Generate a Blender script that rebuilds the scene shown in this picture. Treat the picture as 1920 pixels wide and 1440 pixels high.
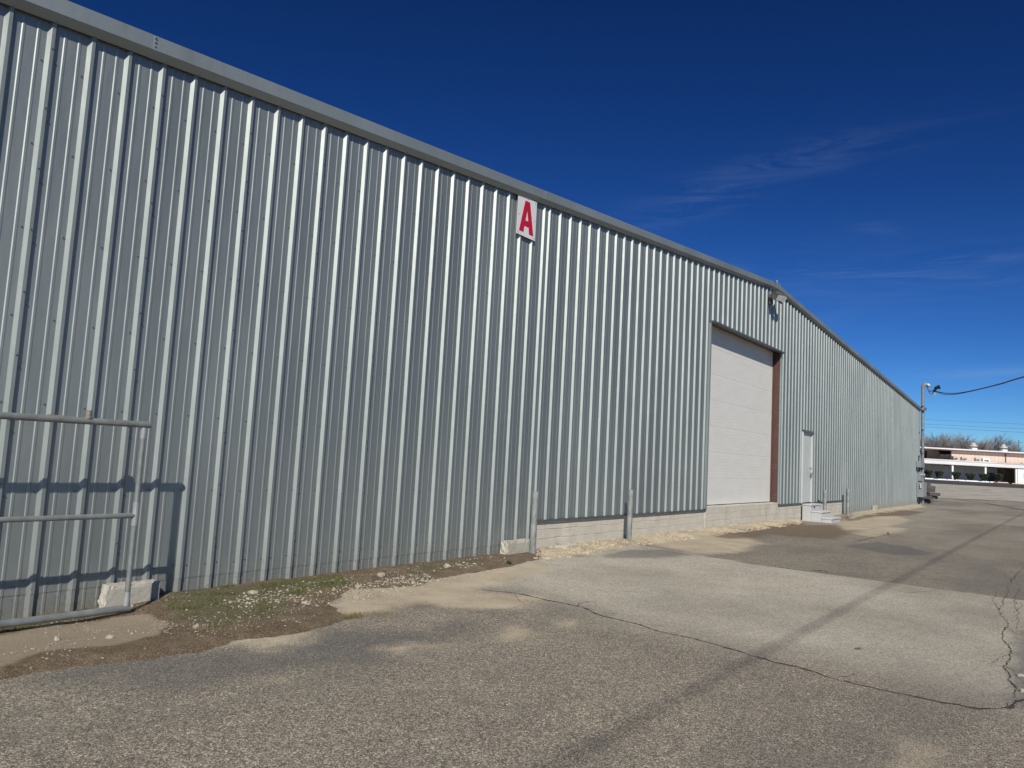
import bpy, math, random
import numpy as np
from mathutils import Vector, Matrix
random.seed(7); rng = np.random.default_rng(7)
R = math.radians
scn = bpy.context.scene
for o in list(bpy.data.objects): bpy.data.objects.remove(o)
col = scn.collection

# ------------------------------------------------------------------ camera
CAM = np.array([0.0, -6.598, 1.44])
CR = np.array([0.60036369, -0.79787976, 0.05432621])
CU = np.array([-0.10725765, -0.01301626, 0.99414605])
CW = np.array([0.79250189, 0.60267609, 0.0933932])
FPX = 1396.6
cd = bpy.data.cameras.new('camera'); cam = bpy.data.objects.new('camera', cd); col.objects.link(cam)
cd.sensor_width = 36; cd.lens = FPX/1920*36; cd.clip_start = .05; cd.clip_end = 4000
m = Matrix.Identity(4)
for i in range(3):
    m[i][0] = CR[i]; m[i][1] = CU[i]; m[i][2] = -CW[i]; m[i][3] = CAM[i]
cam.matrix_world = m
scn.camera = cam

# ------------------------------------------------------------------ light
SUN = Vector((-1.33, -1.0, 1.22)).normalized()
elev = math.asin(SUN.z); rot = math.atan2(SUN.x, SUN.y)
w = bpy.data.worlds.new("World"); scn.world = w; w.use_nodes = True
wn = w.node_tree; wn.nodes.clear()
def N(nt, t, **k):
    n = nt.nodes.new(t)
    for a, b in k.items(): setattr(n, a, b)
    return n
def L(nt, a, b): nt.links.new(a, b)
def val(nt, v, sock):
    if hasattr(v, 'links'): nt.links.new(v, sock)
    else: sock.default_value = v
def mth(nt, op, a, b=0.0, c=None, clamp=False):
    n = N(nt, 'ShaderNodeMath', operation=op); n.use_clamp = clamp
    val(nt, a, n.inputs[0]); val(nt, b, n.inputs[1])
    if c is not None: val(nt, c, n.inputs[2])
    return n.outputs[0]
sky = N(wn, 'ShaderNodeTexSky', sky_type='NISHITA', sun_disc=False)
sky.sun_elevation = elev; sky.sun_rotation = rot
sky.altitude = 100; sky.air_density = 0.7; sky.dust_density = 0.2; sky.ozone_density = 1.0
hs = N(wn, 'ShaderNodeHueSaturation'); hs.inputs['Saturation'].default_value = 1.22; hs.inputs['Value'].default_value = 0.92
L(wn, sky.outputs[0], hs.inputs['Color'])
# the phone's deep-blue tone curve, applied to the whole sky alike
gsc = N(wn, 'ShaderNodeVectorMath', operation='SCALE'); L(wn, hs.outputs[0], gsc.inputs[0]); gsc.inputs['Scale'].default_value = .085
gmn = N(wn, 'ShaderNodeVectorMath', operation='MINIMUM'); L(wn, gsc.outputs[0], gmn.inputs[0]); gmn.inputs[1].default_value = (.95, .95, .95)
gam = N(wn, 'ShaderNodeGamma'); L(wn, gmn.outputs[0], gam.inputs[0]); gam.inputs[1].default_value = 1.5
gml = N(wn, 'ShaderNodeVectorMath', operation='MULTIPLY'); L(wn, gam.outputs[0], gml.inputs[0]); gml.inputs[1].default_value = (7.0, 10.4, 14.0)
def ray(px, py):
    v = CW*FPX + CR*(px-960) + CU*(720-py); return v/np.linalg.norm(v)
tc = N(wn, 'ShaderNodeTexCoord')
mp = N(wn, 'ShaderNodeMapping'); mp.inputs['Rotation'].default_value = (0, R(8), R(-37)); mp.inputs['Scale'].default_value = (9, 4.0, 34)
L(wn, tc.outputs['Generated'], mp.inputs[0])
nz = N(wn, 'ShaderNodeTexNoise'); nz.inputs['Scale'].default_value = 1.3; nz.inputs['Detail'].default_value = 12; nz.inputs['Roughness'].default_value = .68; nz.inputs['Distortion'].default_value = 1.1
L(wn, mp.outputs[0], nz.inputs['Vector'])
wisp = N(wn, 'ShaderNodeMapRange'); wisp.inputs[1].default_value = .42; wisp.inputs[2].default_value = .78
L(wn, nz.outputs['Fac'], wisp.inputs[0])
total = None
# thin cirrus streaks: a direction, its long and short half-widths (radians), tilt and density
for px, py, sa, sb, tilt, dens in [(1290, 385, .075, .022, 14, .25), (1500, 300, .13, .02, 13, .2), (1640, 512, .24, .007, -3, .22),
                                   (1650, 427, .03, .007, -5, .22), (1880, 700, .085, .008, -2, .5), (1860, 484, .09, .006, 4, .25), (1480, 560, .25, .05, 10, .12)]:
    c = ray(px, py); a = CR*math.cos(R(tilt))+CU*math.sin(R(tilt)); a = a-c*(a@c); a /= np.linalg.norm(a); b = np.cross(c, a)
    def dot(v):
        n = N(wn, 'ShaderNodeVectorMath', operation='DOT_PRODUCT'); L(wn, tc.outputs['Generated'], n.inputs[0]); n.inputs[1].default_value = tuple(v); return n.outputs['Value']
    da = mth(wn, 'MULTIPLY', dot(a), 1/sa); db = mth(wn, 'MULTIPLY', dot(b), 1/sb)
    r2 = mth(wn, 'ADD', mth(wn, 'MULTIPLY', da, da), mth(wn, 'MULTIPLY', db, db))
    g = mth(wn, 'POWER', 2.71828, mth(wn, 'MULTIPLY', r2, -1.0))
    front = mth(wn, 'GREATER_THAN', dot(c), 0.3)
    g = mth(wn, 'MULTIPLY', mth(wn, 'MULTIPLY', g, dens), front)
    total = g if total is None else mth(wn, 'ADD', total, g)
cl = mth(wn, 'MULTIPLY', mth(wn, 'MULTIPLY', total, .45), wisp.outputs[0], clamp=True)
mx = N(wn, 'ShaderNodeMix', data_type='RGBA'); L(wn, cl, mx.inputs[0]); L(wn, gml.outputs[0], mx.inputs[6]); mx.inputs[7].default_value = (4.6, 5.8, 7.4, 1)
bg = N(wn, 'ShaderNodeBackground'); bg.inputs[1].default_value = .1; L(wn, mx.outputs[2], bg.inputs[0])
wo = N(wn, 'ShaderNodeOutputWorld'); L(wn, bg.outputs[0], wo.inputs[0])
sl = bpy.data.lights.new('sun', 'SUN'); sl.energy = 5.0; sl.angle = R(.53); sl.color = (1, .95, .86)
so = bpy.data.objects.new('sun', sl); col.objects.link(so); so.rotation_euler = SUN.to_track_quat('Z', 'Y').to_euler(); so.location = (-20, -20, 30)
scn.view_settings.view_transform = 'Standard'; scn.view_settings.look = 'None'; scn.view_settings.gamma = 1
scn.view_settings.use_curve_mapping = False; scn.view_settings.exposure = 0.0
scn.render.engine = 'CYCLES'

# ------------------------------------------------------------------ helpers
def tag(o, label=None, cat=None, group=None, kind=None):
    if label: o['label'] = label
    if cat: o['category'] = cat
    if group: o['group'] = group
    if kind: o['kind'] = kind
    return o
class MB:
    def __init__(s): s.v = []; s.f = []
    def add(s, vs, fs):
        b = len(s.v); s.v += [tuple(map(float, p)) for p in vs]; s.f += [tuple(b+i for i in f) for f in fs]; return s
    def box(s, x0, x1, y0, y1, z0, z1):
        return s.add([(x0,y0,z0),(x1,y0,z0),(x1,y1,z0),(x0,y1,z0),(x0,y0,z1),(x1,y0,z1),(x1,y1,z1),(x0,y1,z1)],
              [(0,3,2,1),(4,5,6,7),(0,1,5,4),(1,2,6,5),(2,3,7,6),(3,0,4,7)])
    def bbox(s, x0, x1, y0, y1, z0, z1, c=.01):      # box with chamfered top and vertical edges
        def ring(i, z): return [(x0+i,y0+c,z),(x0+c,y0+i,z),(x1-c,y0+i,z),(x1-i,y0+c,z),(x1-i,y1-c,z),(x1-c,y1-i,z),(x0+c,y1-i,z),(x0+i,y1-c,z)]
        vs = ring(0, z0)+ring(0, z1-c)+ring(c*.7, z1)
        fs = [tuple(range(7,-1,-1)), tuple(range(16,24))]
        for k in (0, 8):
            for i in range(8): j = (i+1) % 8; fs.append((k+i, k+j, k+8+j, k+8+i))
        return s.add(vs, fs)
    def tube(s, pts, rad, n=10, caps=True):
        pts = [Vector(p) for p in pts]; rs = rad if isinstance(rad, (list, tuple)) else [rad]*len(pts)
        vs = []; fs = []; up = None
        for i, p in enumerate(pts):
            d = (pts[min(i+1, len(pts)-1)]-pts[max(i-1, 0)]).normalized()
            if up is None: up = d.orthogonal().normalized()
            up = (up-d*up.dot(d)).normalized(); q = d.cross(up)
            for k in range(n):
                a = 2*math.pi*k/n; vs.append(p+(up*math.cos(a)+q*math.sin(a))*rs[i])
        for i in range(len(pts)-1):
            for k in range(n): fs.append((i*n+k, i*n+(k+1) % n, (i+1)*n+(k+1) % n, (i+1)*n+k))
        if caps: fs.append(tuple(range(n-1,-1,-1))); fs.append(tuple((len(pts)-1)*n+k for k in range(n)))
        return s.add(vs, fs)
    def prism(s, poly, p0, ex, ey, ez0, ez1):         # polygon in plane (ex,ey) swept from offset ez0 to ez1
        n = len(poly); p0 = Vector(p0); ex = Vector(ex); ey = Vector(ey)
        vs = [p0+ex*a+ey*b+Vector(ez0) for a, b in poly]+[p0+ex*a+ey*b+Vector(ez1) for a, b in poly]
        fs = [tuple(range(n)), tuple(range(2*n-1, n-1, -1))]+[(i, n+i, n+(i+1) % n, (i+1) % n) for i in range(n)]
        return s.add(vs, fs)
    def build(s, name, mat, parent=None, smooth=False, **t):
        me = bpy.data.meshes.new(name); me.from_pydata(s.v, [], s.f); me.materials.append(mat)
        import bmesh
        bm = bmesh.new(); bm.from_mesh(me); bmesh.ops.recalc_face_normals(bm, faces=bm.faces); bm.to_mesh(me); bm.free()
        if smooth:
            for p in me.polygons: p.use_smooth = True
        o = bpy.data.objects.new(name, me); col.objects.link(o); o.parent = parent
        return tag(o, **t)
def empty(name, loc, rz=0, **t):
    o = bpy.data.objects.new(name, None); o.location = loc; o.rotation_euler = (0, 0, rz); o.empty_display_size = .2
    col.objects.link(o); return tag(o, **t)
def copy_tree(o, parent=None):
    c = o.copy(); col.objects.link(c); c.parent = parent
    for ch in [k for k in bpy.data.objects if k.parent == o]: copy_tree(ch, c)
    return c

# value noise
def vnoise(x, y, s, seed=0):
    x = np.asarray(x)*s+seed*17.3; y = np.asarray(y)*s+seed*9.7
    xi = np.floor(x).astype(int); yi = np.floor(y).astype(int); fx = x-xi; fy = y-yi
    fx = fx*fx*(3-2*fx); fy = fy*fy*(3-2*fy)
    def h(a, b): return np.modf(np.abs(np.sin(a*127.1+b*311.7+seed*3.3)*43758.5453))[0]
    return (h(xi,yi)*(1-fx)+h(xi+1,yi)*fx)*(1-fy)+(h(xi,yi+1)*(1-fx)+h(xi+1,yi+1)*fx)*fy
def fbm(x, y, s, seed=0, o=4):
    r = 0; a = .5; t = 0
    for i in range(o): r = r+a*vnoise(x, y, s*2**i, seed+i); t += a; a *= .5
    return r/t
def sstep(a, b, x): t = np.clip((np.asarray(x)-a)/(b-a), 0, 1); return t*t*(3-2*t)

# directions of the far block: parallel to the camera's horizontal right and forward axes
WH = np.array([.79598, .60532]); RH = np.array([.60532, -.79598])
def depth(x, y): return np.asarray(x)*WH[0]+(np.asarray(y)-CAM[1])*WH[1]
def gz(x, y):
    x = np.asarray(x, float); y = np.asarray(y, float)
    D = depth(x, y)
    z = 1.05*np.clip((D-46)/60, 0, 1)
    near = sstep(-.75, -.1, y)
    z = z+.045*near*sstep(9.2, 10.5, x)*(1-sstep(21, 22.6, x))
    z = z-.05*sstep(-2.2, -1.0, y)*sstep(21.5, 23.3, x)*(1-sstep(26, 29, x))
    z = z-.065*sstep(-1.6, -.6, y)*(1-sstep(2.6, 3.9, x))
    return z
def at(px, py):                      # where a sight line meets the ground: used to survey flat patches
    v = CW*FPX+CR*(px-960)+CU*(720-py); z = 0
    for _ in range(12):
        t = (z-CAM[2])/v[2]; P = CAM+v*t; z = float(gz(P[0], P[1]))
    return P[0], P[1]
def polymask(X, Y, pts, soft, px=True):
    P = [at(*p) for p in pts] if px else pts
    X = np.asarray(X); Y = np.asarray(Y); n = len(P); dmin = np.full(X.shape, 1e9); ins = np.zeros(X.shape, bool)
    for i in range(n):
        x0, y0 = P[i]; x1, y1 = P[(i+1) % n]; dx, dy = x1-x0, y1-y0
        t = np.clip(((X-x0)*dx+(Y-y0)*dy)/(dx*dx+dy*dy+1e-12), 0, 1)
        dmin = np.minimum(dmin, np.hypot(X-x0-t*dx, Y-y0-t*dy))
        c = ((y0 > Y) != (y1 > Y)) & (X < (x1-x0)*(Y-y0)/(y1-y0+1e-12)+x0); ins ^= c
    return np.clip(.5+np.where(ins, dmin, -dmin)/(2*soft), 0, 1)

# ------------------------------------------------------------------ materials
def mat(name, base, rough=.6, metal=0, spec=.5):
    m = bpy.data.materials.new(name); m.use_nodes = True; nt = m.node_tree; b = nt.nodes['Principled BSDF']
    b.inputs['Base Color'].default_value = (*base, 1); b.inputs['Roughness'].default_value = rough
    b.inputs['Metallic'].default_value = metal; b.inputs['Specular IOR Level'].default_value = spec
    return m, nt, b
def noise(nt, scale, detail=5, rough=.55, vec=None, sc=None, dim='3D'):
    n = N(nt, 'ShaderNodeTexNoise'); n.inputs['Scale'].default_value = scale; n.inputs['Detail'].default_value = detail; n.inputs['Roughness'].default_value = rough
    c = N(nt, 'ShaderNodeTexCoord')
    if sc:
        mpn = N(nt, 'ShaderNodeMapping'); mpn.inputs['Scale'].default_value = sc; L(nt, c.outputs['Object'], mpn.inputs[0]); L(nt, mpn.outputs[0], n.inputs['Vector'])
    else: L(nt, c.outputs['Object'], n.inputs['Vector'])
    return n.outputs['Fac']
def ramp(nt, fac, stops):
    r = N(nt, 'ShaderNodeValToRGB'); L(nt, fac, r.inputs[0]); el = r.color_ramp.elements
    while len(el) < len(stops): el.new(.5)
    for e, (p, c) in zip(el, stops): e.position = p; e.color = (*c, 1) if len(c) == 3 else c
    return r.outputs[0]
def mix(nt, f, a, b, mode='MIX'):
    n = N(nt, 'ShaderNodeMix', data_type='RGBA', blend_type=mode)
    val(nt, f, n.inputs[0])
    for v, s in ((a, n.inputs[6]), (b, n.inputs[7])):
        if hasattr(v, 'links'): nt.links.new(v, s)
        else: s.default_value = (*v, 1)
    return n.outputs[2]
def mrange(nt, v, a, b, c=0, d=1, smooth=False):
    n = N(nt, 'ShaderNodeMapRange'); n.interpolation_type = 'SMOOTHSTEP' if smooth else 'LINEAR'
    L(nt, v, n.inputs[0]); n.inputs[1].default_value = a; n.inputs[2].default_value = b; n.inputs[3].default_value = c; n.inputs[4].default_value = d; return n.outputs[0]
def bump(nt, b, h, strength=.3, dist=.01):
    n = N(nt, 'ShaderNodeBump'); n.inputs['Strength'].default_value = strength; n.inputs['Distance'].default_value = dist; L(nt, h, n.inputs['Height']); L(nt, n.outputs[0], b.inputs['Normal'])
def varied(name, c0, c1, rough=.7, metal=0, scale=3, bscale=60, bstr=.2, bdist=.004, sc=None, spec=.4):
    m, nt, b = mat(name, c0, rough, metal, spec)
    f = noise(nt, scale, 7, .62, sc=sc); L(nt, ramp(nt, f, [(.3, c0), (.7, c1)]), b.inputs['Base Color'])
    bump(nt, b, noise(nt, bscale, 4), bstr, bdist); return m
def geo_z(nt):
    g = N(nt, 'ShaderNodeNewGeometry'); s = N(nt, 'ShaderNodeSeparateXYZ'); L(nt, g.outputs['Position'], s.inputs[0]); return s.outputs

def galvalume(name, dust=True, tint=(.410, .446, .425), metal=.90):
    m, nt, b = mat(name, tint, .42, metal, .5); b.inputs['Specular Tint'].default_value = (.55, .57, .60, 1)
    sp = N(nt, 'ShaderNodeTexVoronoi'); sp.inputs['Scale'].default_value = 260
    c = N(nt, 'ShaderNodeTexCoord'); L(nt, c.outputs['Object'], sp.inputs['Vector'])
    sep = N(nt, 'ShaderNodeSeparateColor'); L(nt, sp.outputs['Color'], sep.inputs[0])
    big = noise(nt, .8, 5, .55, sc=(1, 1, .35)); streak = noise(nt, 6, 5, .6, sc=(5, 5, .12))
    t2 = tuple(x*.80 for x in tint)
    cc = mix(nt, mrange(nt, big, .3, .7), t2, tint)
    cc = mix(nt, mrange(nt, streak, .45, .8, 0, .35), cc, tuple(x*.86 for x in tint))
    cc = mix(nt, mrange(nt, sep.outputs[0], 0, 1, 0, .22), cc, tuple(x*.72 for x in tint))
    oi = N(nt, 'ShaderNodeObjectInfo'); cc = mix(nt, mrange(nt, oi.outputs['Random'], 0, 1, 0, .2), cc, tuple(x*.8 for x in tint))
    if dust:
        z = geo_z(nt)[2]; n2 = noise(nt, 5, 5, .65)
        zz = mth(nt, 'SUBTRACT', z, mth(nt, 'MULTIPLY', n2, .55))
        d = mrange(nt, zz, .22, -.36, 0, .6, True)
        cc = mix(nt, d, cc, (.155, .148, .128))
        # mud splash and a few rusty runs low on the sheets
        sp_ = mrange(nt, mth(nt, 'SUBTRACT', noise(nt, 26, 7, .75), mth(nt, 'MULTIPLY', z, .28)), .50, .62, 0, .55); cc = mix(nt, sp_, cc, (.16, .125, .085))
        d = mth(nt, 'MAXIMUM', d, sp_)
        run = mth(nt, 'MULTIPLY', mrange(nt, noise(nt, 9, 4, .6, sc=(6, 6, .15)), .66, .76), mrange(nt, noise(nt, .7, 3, .5), .52, .62, 0, .35)); cc = mix(nt, run, cc, (.20, .15, .10))
        L(nt, mth(nt, 'MULTIPLY_ADD', d, -.8, .88), b.inputs['Metallic'])
    L(nt, cc, b.inputs['Base Color'])
    L(nt, mth(nt, 'ADD', mrange(nt, big, .2, .8, .49, .58), mrange(nt, sep.outputs[1], 0, 1, 0, .06)), b.inputs['Roughness'])
    bump(nt, b, mth(nt, 'ADD', noise(nt, 1.6, 3, .5, sc=(1.6, 1, .55)), mth(nt, 'MULTIPLY', noise(nt, 7, 2, .5, sc=(1, 1, .4)), .15)), .5, .03)
    return m
M = {}
M['galv'] = galvalume('galvanised_sheet'); M['trim'] = galvalume('galvanised_trim', False, (.36, .405, .41), .72)
M['pipe'] = varied('galvanised_pipe', (.18, .195, .19), (.31, .33, .32), .5, .5, 9, 120, .15, .002)
M['weld'] = varied('bright_weld', (.30, .31, .31), (.42, .42, .42), .45, .4, 20)
M['rust'] = varied('rusty_pipe', (.13, .085, .05), (.30, .275, .24), .7, .3, 30)
M['bollard'] = varied('worn_galvanised_post', (.14, .152, .145), (.36, .38, .365), .65, .3, 14, 90, .3, .003, (1, 1, .4))
M['screw'] = mat('screw_metal', (.22, .23, .24), .45, .8)[0]
M['dark'] = mat('dark_gap', (.02, .02, .022), .9)[0]
M['darktrim'] = varied('grey_trim', (.09, .10, .105), (.14, .15, .155), .5, .4, 6)
M['brown'] = varied('brown_red_primer', (.070, .034, .028), (.095, .045, .037), .55, .0, 5, 40, .1)
M['door'] = varied('off_white_door', (.585, .575, .535), (.63, .62, .58), .5, 0, 1.5, 200, .08, .001, (1, 1, 3))
M['steel_door'] = varied('pale_grey_door', (.42, .445, .43), (.48, .50, .485), .45, 0, 2)
M['conc'] = None
def concrete(name, c0, c1, stain=(.26, .22, .15), gscale=1.0):
    m, nt, b = mat(name, c0, .88, 0, .3)
    f = noise(nt, 2.2, 9, .7); f2 = noise(nt, 38, 5, .7); f3 = noise(nt, 1.1, 4, .5, sc=(2.5, 2.5, .5))
    cc = ramp(nt, f, [(.28, c0), (.5, tuple((a+b_)/2 for a, b_ in zip(c0, c1))), (.72, c1)])
    cc = mix(nt, mrange(nt, f2, .5, .75, 0, .5), cc, tuple(x*.6 for x in c0))
    cc = mix(nt, mrange(nt, f3, .55, .78, 0, .55), cc, stain)
    L(nt, cc, b.inputs['Base Color'])
    bump(nt, b, mth(nt, 'ADD', noise(nt, 25, 8, .75), mth(nt, 'MULTIPLY', f, .8)), .55, .012); return m
M['conc'] = concrete('foundation_concrete', (.42, .39, .325), (.58, .55, .47), (.34, .26, .16))
M['foot'] = concrete('footing_concrete', (.33, .315, .265), (.45, .43, .37))
M['step'] = concrete('step_concrete', (.40, .405, .40), (.50, .50, .49), (.36, .36, .35))
M['sign'] = varied('sign_white', (.56, .56, .56), (.62, .62, .62), .5)
M['red'] = mat('sign_red', (.42, .006, .03), .5)[0]
M['box'] = varied('grey_cabinet', (.20, .22, .225), (.26, .28, .285), .5, .1, 6)
M['black'] = mat('black_cable', (.012, .012, .014), .5)[0]
M['white'] = varied('white_paint', (.70, .70, .69), (.80, .80, .79), .6, 0, 4)
M['roofwhite'] = varied('white_roof', (.55, .53, .52), (.80, .79, .78), .6, 0, .35, sc=(.4, 1, 1))
M['pink'] = varied('pink_cladding', (.58, .44, .36), (.64, .49, .41), .7, 0, .6)
M['pinkdark'] = mat('brown_eave', (.10, .06, .045), .7)[0]
M['greywall'] = varied('grey_wall', (.62, .62, .59), (.70, .70, .67), .8, 0, .5)
M['bluedoor'] = mat('blue_grey_door', (.04, .055, .09), .5)[0]
M['vent'] = varied('vent_metal', (.42, .39, .34), (.52, .49, .44), .6, .2, 4)
M['lampbox'] = varied('dark_lamp_housing', (.07, .072, .072), (.12, .122, .122), .5, .1, 6)
M['glass'] = mat('lamp_glass', (.55, .58, .6), .15, 0, .6)[0]
M['yellow'] = mat('yellow_paint', (.55, .38, .08), .7)[0]
M['redpaint'] = mat('faded_red_paint', (.33, .09, .07), .8)[0]
M['bark'] = varied('grey_bark', (.13, .10, .085), (.20, .16, .135), .9, 0, 2)
M['twig'] = varied('twig', (.17, .155, .15), (.29, .265, .255), .9, 0, 1.2)
M['leaf'] = varied('shrub_leaf', (.022, .030, .018), (.045, .055, .03), .7, 0, 3)
M['grass'] = varied('grass_blade', (.055, .070, .020), (.12, .125, .045), .7, 0, 6)
M['dry'] = varied('dry_blade', (.15, .12, .06), (.24, .20, .11), .8, 0, 6)
M['timber'] = varied('weathered_timber', (.045, .042, .038), (.13, .12, .108), .9, 0, 12, 60, .6, .01)
M['stone'] = varied('limestone', (.24, .21, .165), (.47, .43, .35), .9, 0, 30, 120, .5, .004)
M['ochre'] = varied('ochre_rubble', (.30, .225, .13), (.58, .51, .38), .9, 0, 9, 90, .5, .004)
M['stonebrown'] = varied('dull_stone', (.20, .17, .13), (.38, .34, .28), .9, 0, 30, 120, .5, .004)

def ground_mat(name, kind):
    m, nt, b = mat(name, (.15, .14, .13), .92, 0, .25)
    tc_ = N(nt, 'ShaderNodeTexCoord')
    vo = N(nt, 'ShaderNodeTexVoronoi'); vo.inputs['Scale'].default_value = 185; L(nt, tc_.outputs['Object'], vo.inputs['Vector'])
    sep = N(nt, 'ShaderNodeSeparateColor'); L(nt, vo.outputs['Color'], sep.inputs[0])
    vo2 = N(nt, 'ShaderNodeTexVoronoi'); vo2.inputs['Scale'].default_value = 75; L(nt, tc_.outputs['Object'], vo2.inputs['Vector'])
    sep2 = N(nt, 'ShaderNodeSeparateColor'); L(nt, vo2.outputs['Color'], sep2.inputs[0])
    fine = noise(nt, 60, 6, .75); mid = noise(nt, 5, 6, .65); big = noise(nt, .55, 5, .6); wide = noise(nt, .28, 7, .68, sc=(.6, 1.6, 1))
    def attr(n):
        a = N(nt, 'ShaderNodeAttribute'); a.attribute_name = n; return a.outputs['Fac']
    def rag(a, k=.7, lo=.35, hi=.65, nn=mid):
        return mrange(nt, mth(nt, 'ADD', a, mth(nt, 'MULTIPLY', mth(nt, 'SUBTRACT', nn, .5), k)), lo, hi, 0, 1, True)
    edge = mth(nt, 'ADD', mth(nt, 'MULTIPLY', mid, .6), mth(nt, 'MULTIPLY', fine, .4))
    mid2 = noise(nt, 1.7, 9, .74); gedge = mth(nt, 'ADD', mth(nt, 'MULTIPLY', mid2, .62), mth(nt, 'ADD', mth(nt, 'MULTIPLY', fine, .12), mth(nt, 'MULTIPLY', sep.outputs[2], .26)))
    if kind == 'asphalt':
        agg = ramp(nt, sep.outputs[0], [(0, (.075, .062, .047)), (.35, (.185, .162, .128)), (.7, (.30, .266, .215)), (.9, (.44, .395, .32)), (1, (.66, .61, .51))])
        agg2 = ramp(nt, sep2.outputs[1], [(0, (.66, .66, .66)), (.8, (1.08, 1.07, 1.06)), (1, (1.4, 1.38, 1.33))])
        cc = mix(nt, 1.0, agg, agg2, 'MULTIPLY')
        cc = mix(nt, .8, cc, ramp(nt, mth(nt, 'ADD', mth(nt, 'MULTIPLY', mid, .5), mth(nt, 'MULTIPLY', big, .5)), [(.3, (.72, .72, .73)), (.5, (1, 1, 1)), (.7, (1.25, 1.22, 1.17))]), 'MULTIPLY')
        cc = mix(nt, mrange(nt, wide, .46, .62, 0, .62, True), cc, mix(nt, sep.outputs[0], (.06, .056, .050), (.26, .24, .205))); cc = mix(nt, mrange(nt, noise(nt, 1.3, 7, .7), .58, .75, 0, .35, True), cc, (.38, .325, .24))
        cc = mix(nt, mth(nt, 'MULTIPLY', attr('pale'), .92), cc, mix(nt, mth(nt, 'ADD', mth(nt, 'ADD', mth(nt, 'MULTIPLY', sep.outputs[0], .35), mth(nt, 'MULTIPLY', sep2.outputs[0], .40)), mth(nt, 'MULTIPLY', mrange(nt, gedge, .35, .65), .25)), (.13, .115, .09), (.74, .68, .56)))
        cc = mix(nt, mth(nt, 'MULTIPLY', rag(attr('dark'), .6, .25, .8, edge), .6), cc, mix(nt, sep.outputs[0], (.045, .045, .046), (.16, .155, .15)))
        cc = mix(nt, mth(nt, 'MULTIPLY', rag(attr('sand'), 2.1, .20, .85, gedge), .88), cc, mix(nt, mrange(nt, gedge, .35, .65), (.31, .255, .18), (.58, .49, .36)))
        cc = mix(nt, mth(nt, 'MULTIPLY', rag(attr('brown'), 1.7, .25, .8, gedge), .8), cc, mix(nt, fine, (.085, .058, .035), (.19, .14, .09)))
        cc = mix(nt, mth(nt, 'MULTIPLY', rag(attr('lime'), 2.0, .30, .75, gedge), .85), cc, mix(nt, mrange(nt, gedge, .35, .65), (.30, .235, .14), (.62, .56, .43)))
        h = mth(nt, 'ADD', mth(nt, 'MULTIPLY', sep.outputs[0], .5), mth(nt, 'MULTIPLY', fine, .6)); bump(nt, b, h, .75, .008)
    elif kind == 'dirt':
        cc = ramp(nt, mth(nt, 'ADD', mth(nt, 'MULTIPLY', mid, .55), mth(nt, 'MULTIPLY', fine, .45)), [(.3, (.075, .050, .028)), (.5, (.14, .098, .058)), (.7, (.25, .19, .125))])
        cc = mix(nt, rag(attr('sandy'), .6, .35, .7, edge), cc, mix(nt, fine, (.21, .165, .115), (.40, .33, .24)))
        cc = mix(nt, mth(nt, 'MULTIPLY', rag(attr('moss'), 1.8, .5, .85, gedge), .8), cc, mix(nt, fine, (.045, .050, .018), (.13, .125, .050)))
        cc = mix(nt, mrange(nt, sep.outputs[0], .86, .9, 0, .8), cc, (.34, .31, .26))
        bump(nt, b, mth(nt, 'ADD', mth(nt, 'MULTIPLY', mid, 1.0), mth(nt, 'MULTIPLY', fine, .7)), .9, .03)
    elif kind == 'pale':
        cc = ramp(nt, mth(nt, 'ADD', mth(nt, 'MULTIPLY', noise(nt, .25, 6, .6, sc=(1, 3, 1)), .7), mth(nt, 'MULTIPLY', fine, .3)), [(.3, (.26, .235, .195)), (.5, (.38, .35, .295)), (.7, (.46, .43, .37))])
    elif kind == 'road':
        cc = ramp(nt, mth(nt, 'ADD', mth(nt, 'MULTIPLY', noise(nt, .2, 6, .6), .6), mth(nt, 'MULTIPLY', fine, .4)), [(.3, (.045, .042, .042)), (.7, (.085, .08, .078))])
    else:
        cc = ramp(nt, mth(nt, 'ADD', mth(nt, 'MULTIPLY', big, .6), mth(nt, 'MULTIPLY', fine, .4)), [(.3, (.12, .11, .095)), (.7, (.20, .18, .155))])
    L(nt, cc, b.inputs['Base Color']); return m

# ------------------------------------------------------------------ ground
def grid_mesh(name, xs, ys, zf, material, attrs=None, keep=None, **t):
    X, Y = np.meshgrid(xs, ys, indexing='ij'); nx, ny = X.shape; Z = zf(X, Y)
    co = np.stack([X, Y, Z], -1).reshape(-1, 3)
    idx = np.arange(nx*ny).reshape(nx, ny)
    F = np.stack([idx[:-1,:-1], idx[1:,:-1], idx[1:,1:], idx[:-1,1:]], -1)
    if keep is not None:
        k = keep(X, Y); kk = k[:-1,:-1] | k[1:,:-1] | k[1:,1:] | k[:-1,1:]; F = F[kk]
    F = F.reshape(-1, 4); used = np.unique(F); remap = np.full(nx*ny, -1); remap[used] = np.arange(len(used)); F = remap[F]; co = co[used]
    me = bpy.data.meshes.new(name); me.vertices.add(len(co)); me.vertices.foreach_set('co', co.ravel())
    me.loops.add(F.size); me.loops.foreach_set('vertex_index', F.ravel()); me.polygons.add(len(F)); me.polygons.foreach_set('loop_start', np.arange(len(F))*4)
    me.polygons.foreach_set('loop_total', np.full(len(F), 4)) if False else None
    me.update(calc_edges=True); me.validate()
    for n, fn in (attrs or {}).items():
        a = me.attributes.new(n, 'FLOAT', 'POINT'); a.data.foreach_set('value', np.asarray(fn(X, Y), np.float32).ravel()[used])
    me.polygons.foreach_set('use_smooth', np.ones(len(me.polygons), bool)); me.materials.append(material)
    o = bpy.data.objects.new(name, me); col.objects.link(o); return tag(o, **t)
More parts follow.
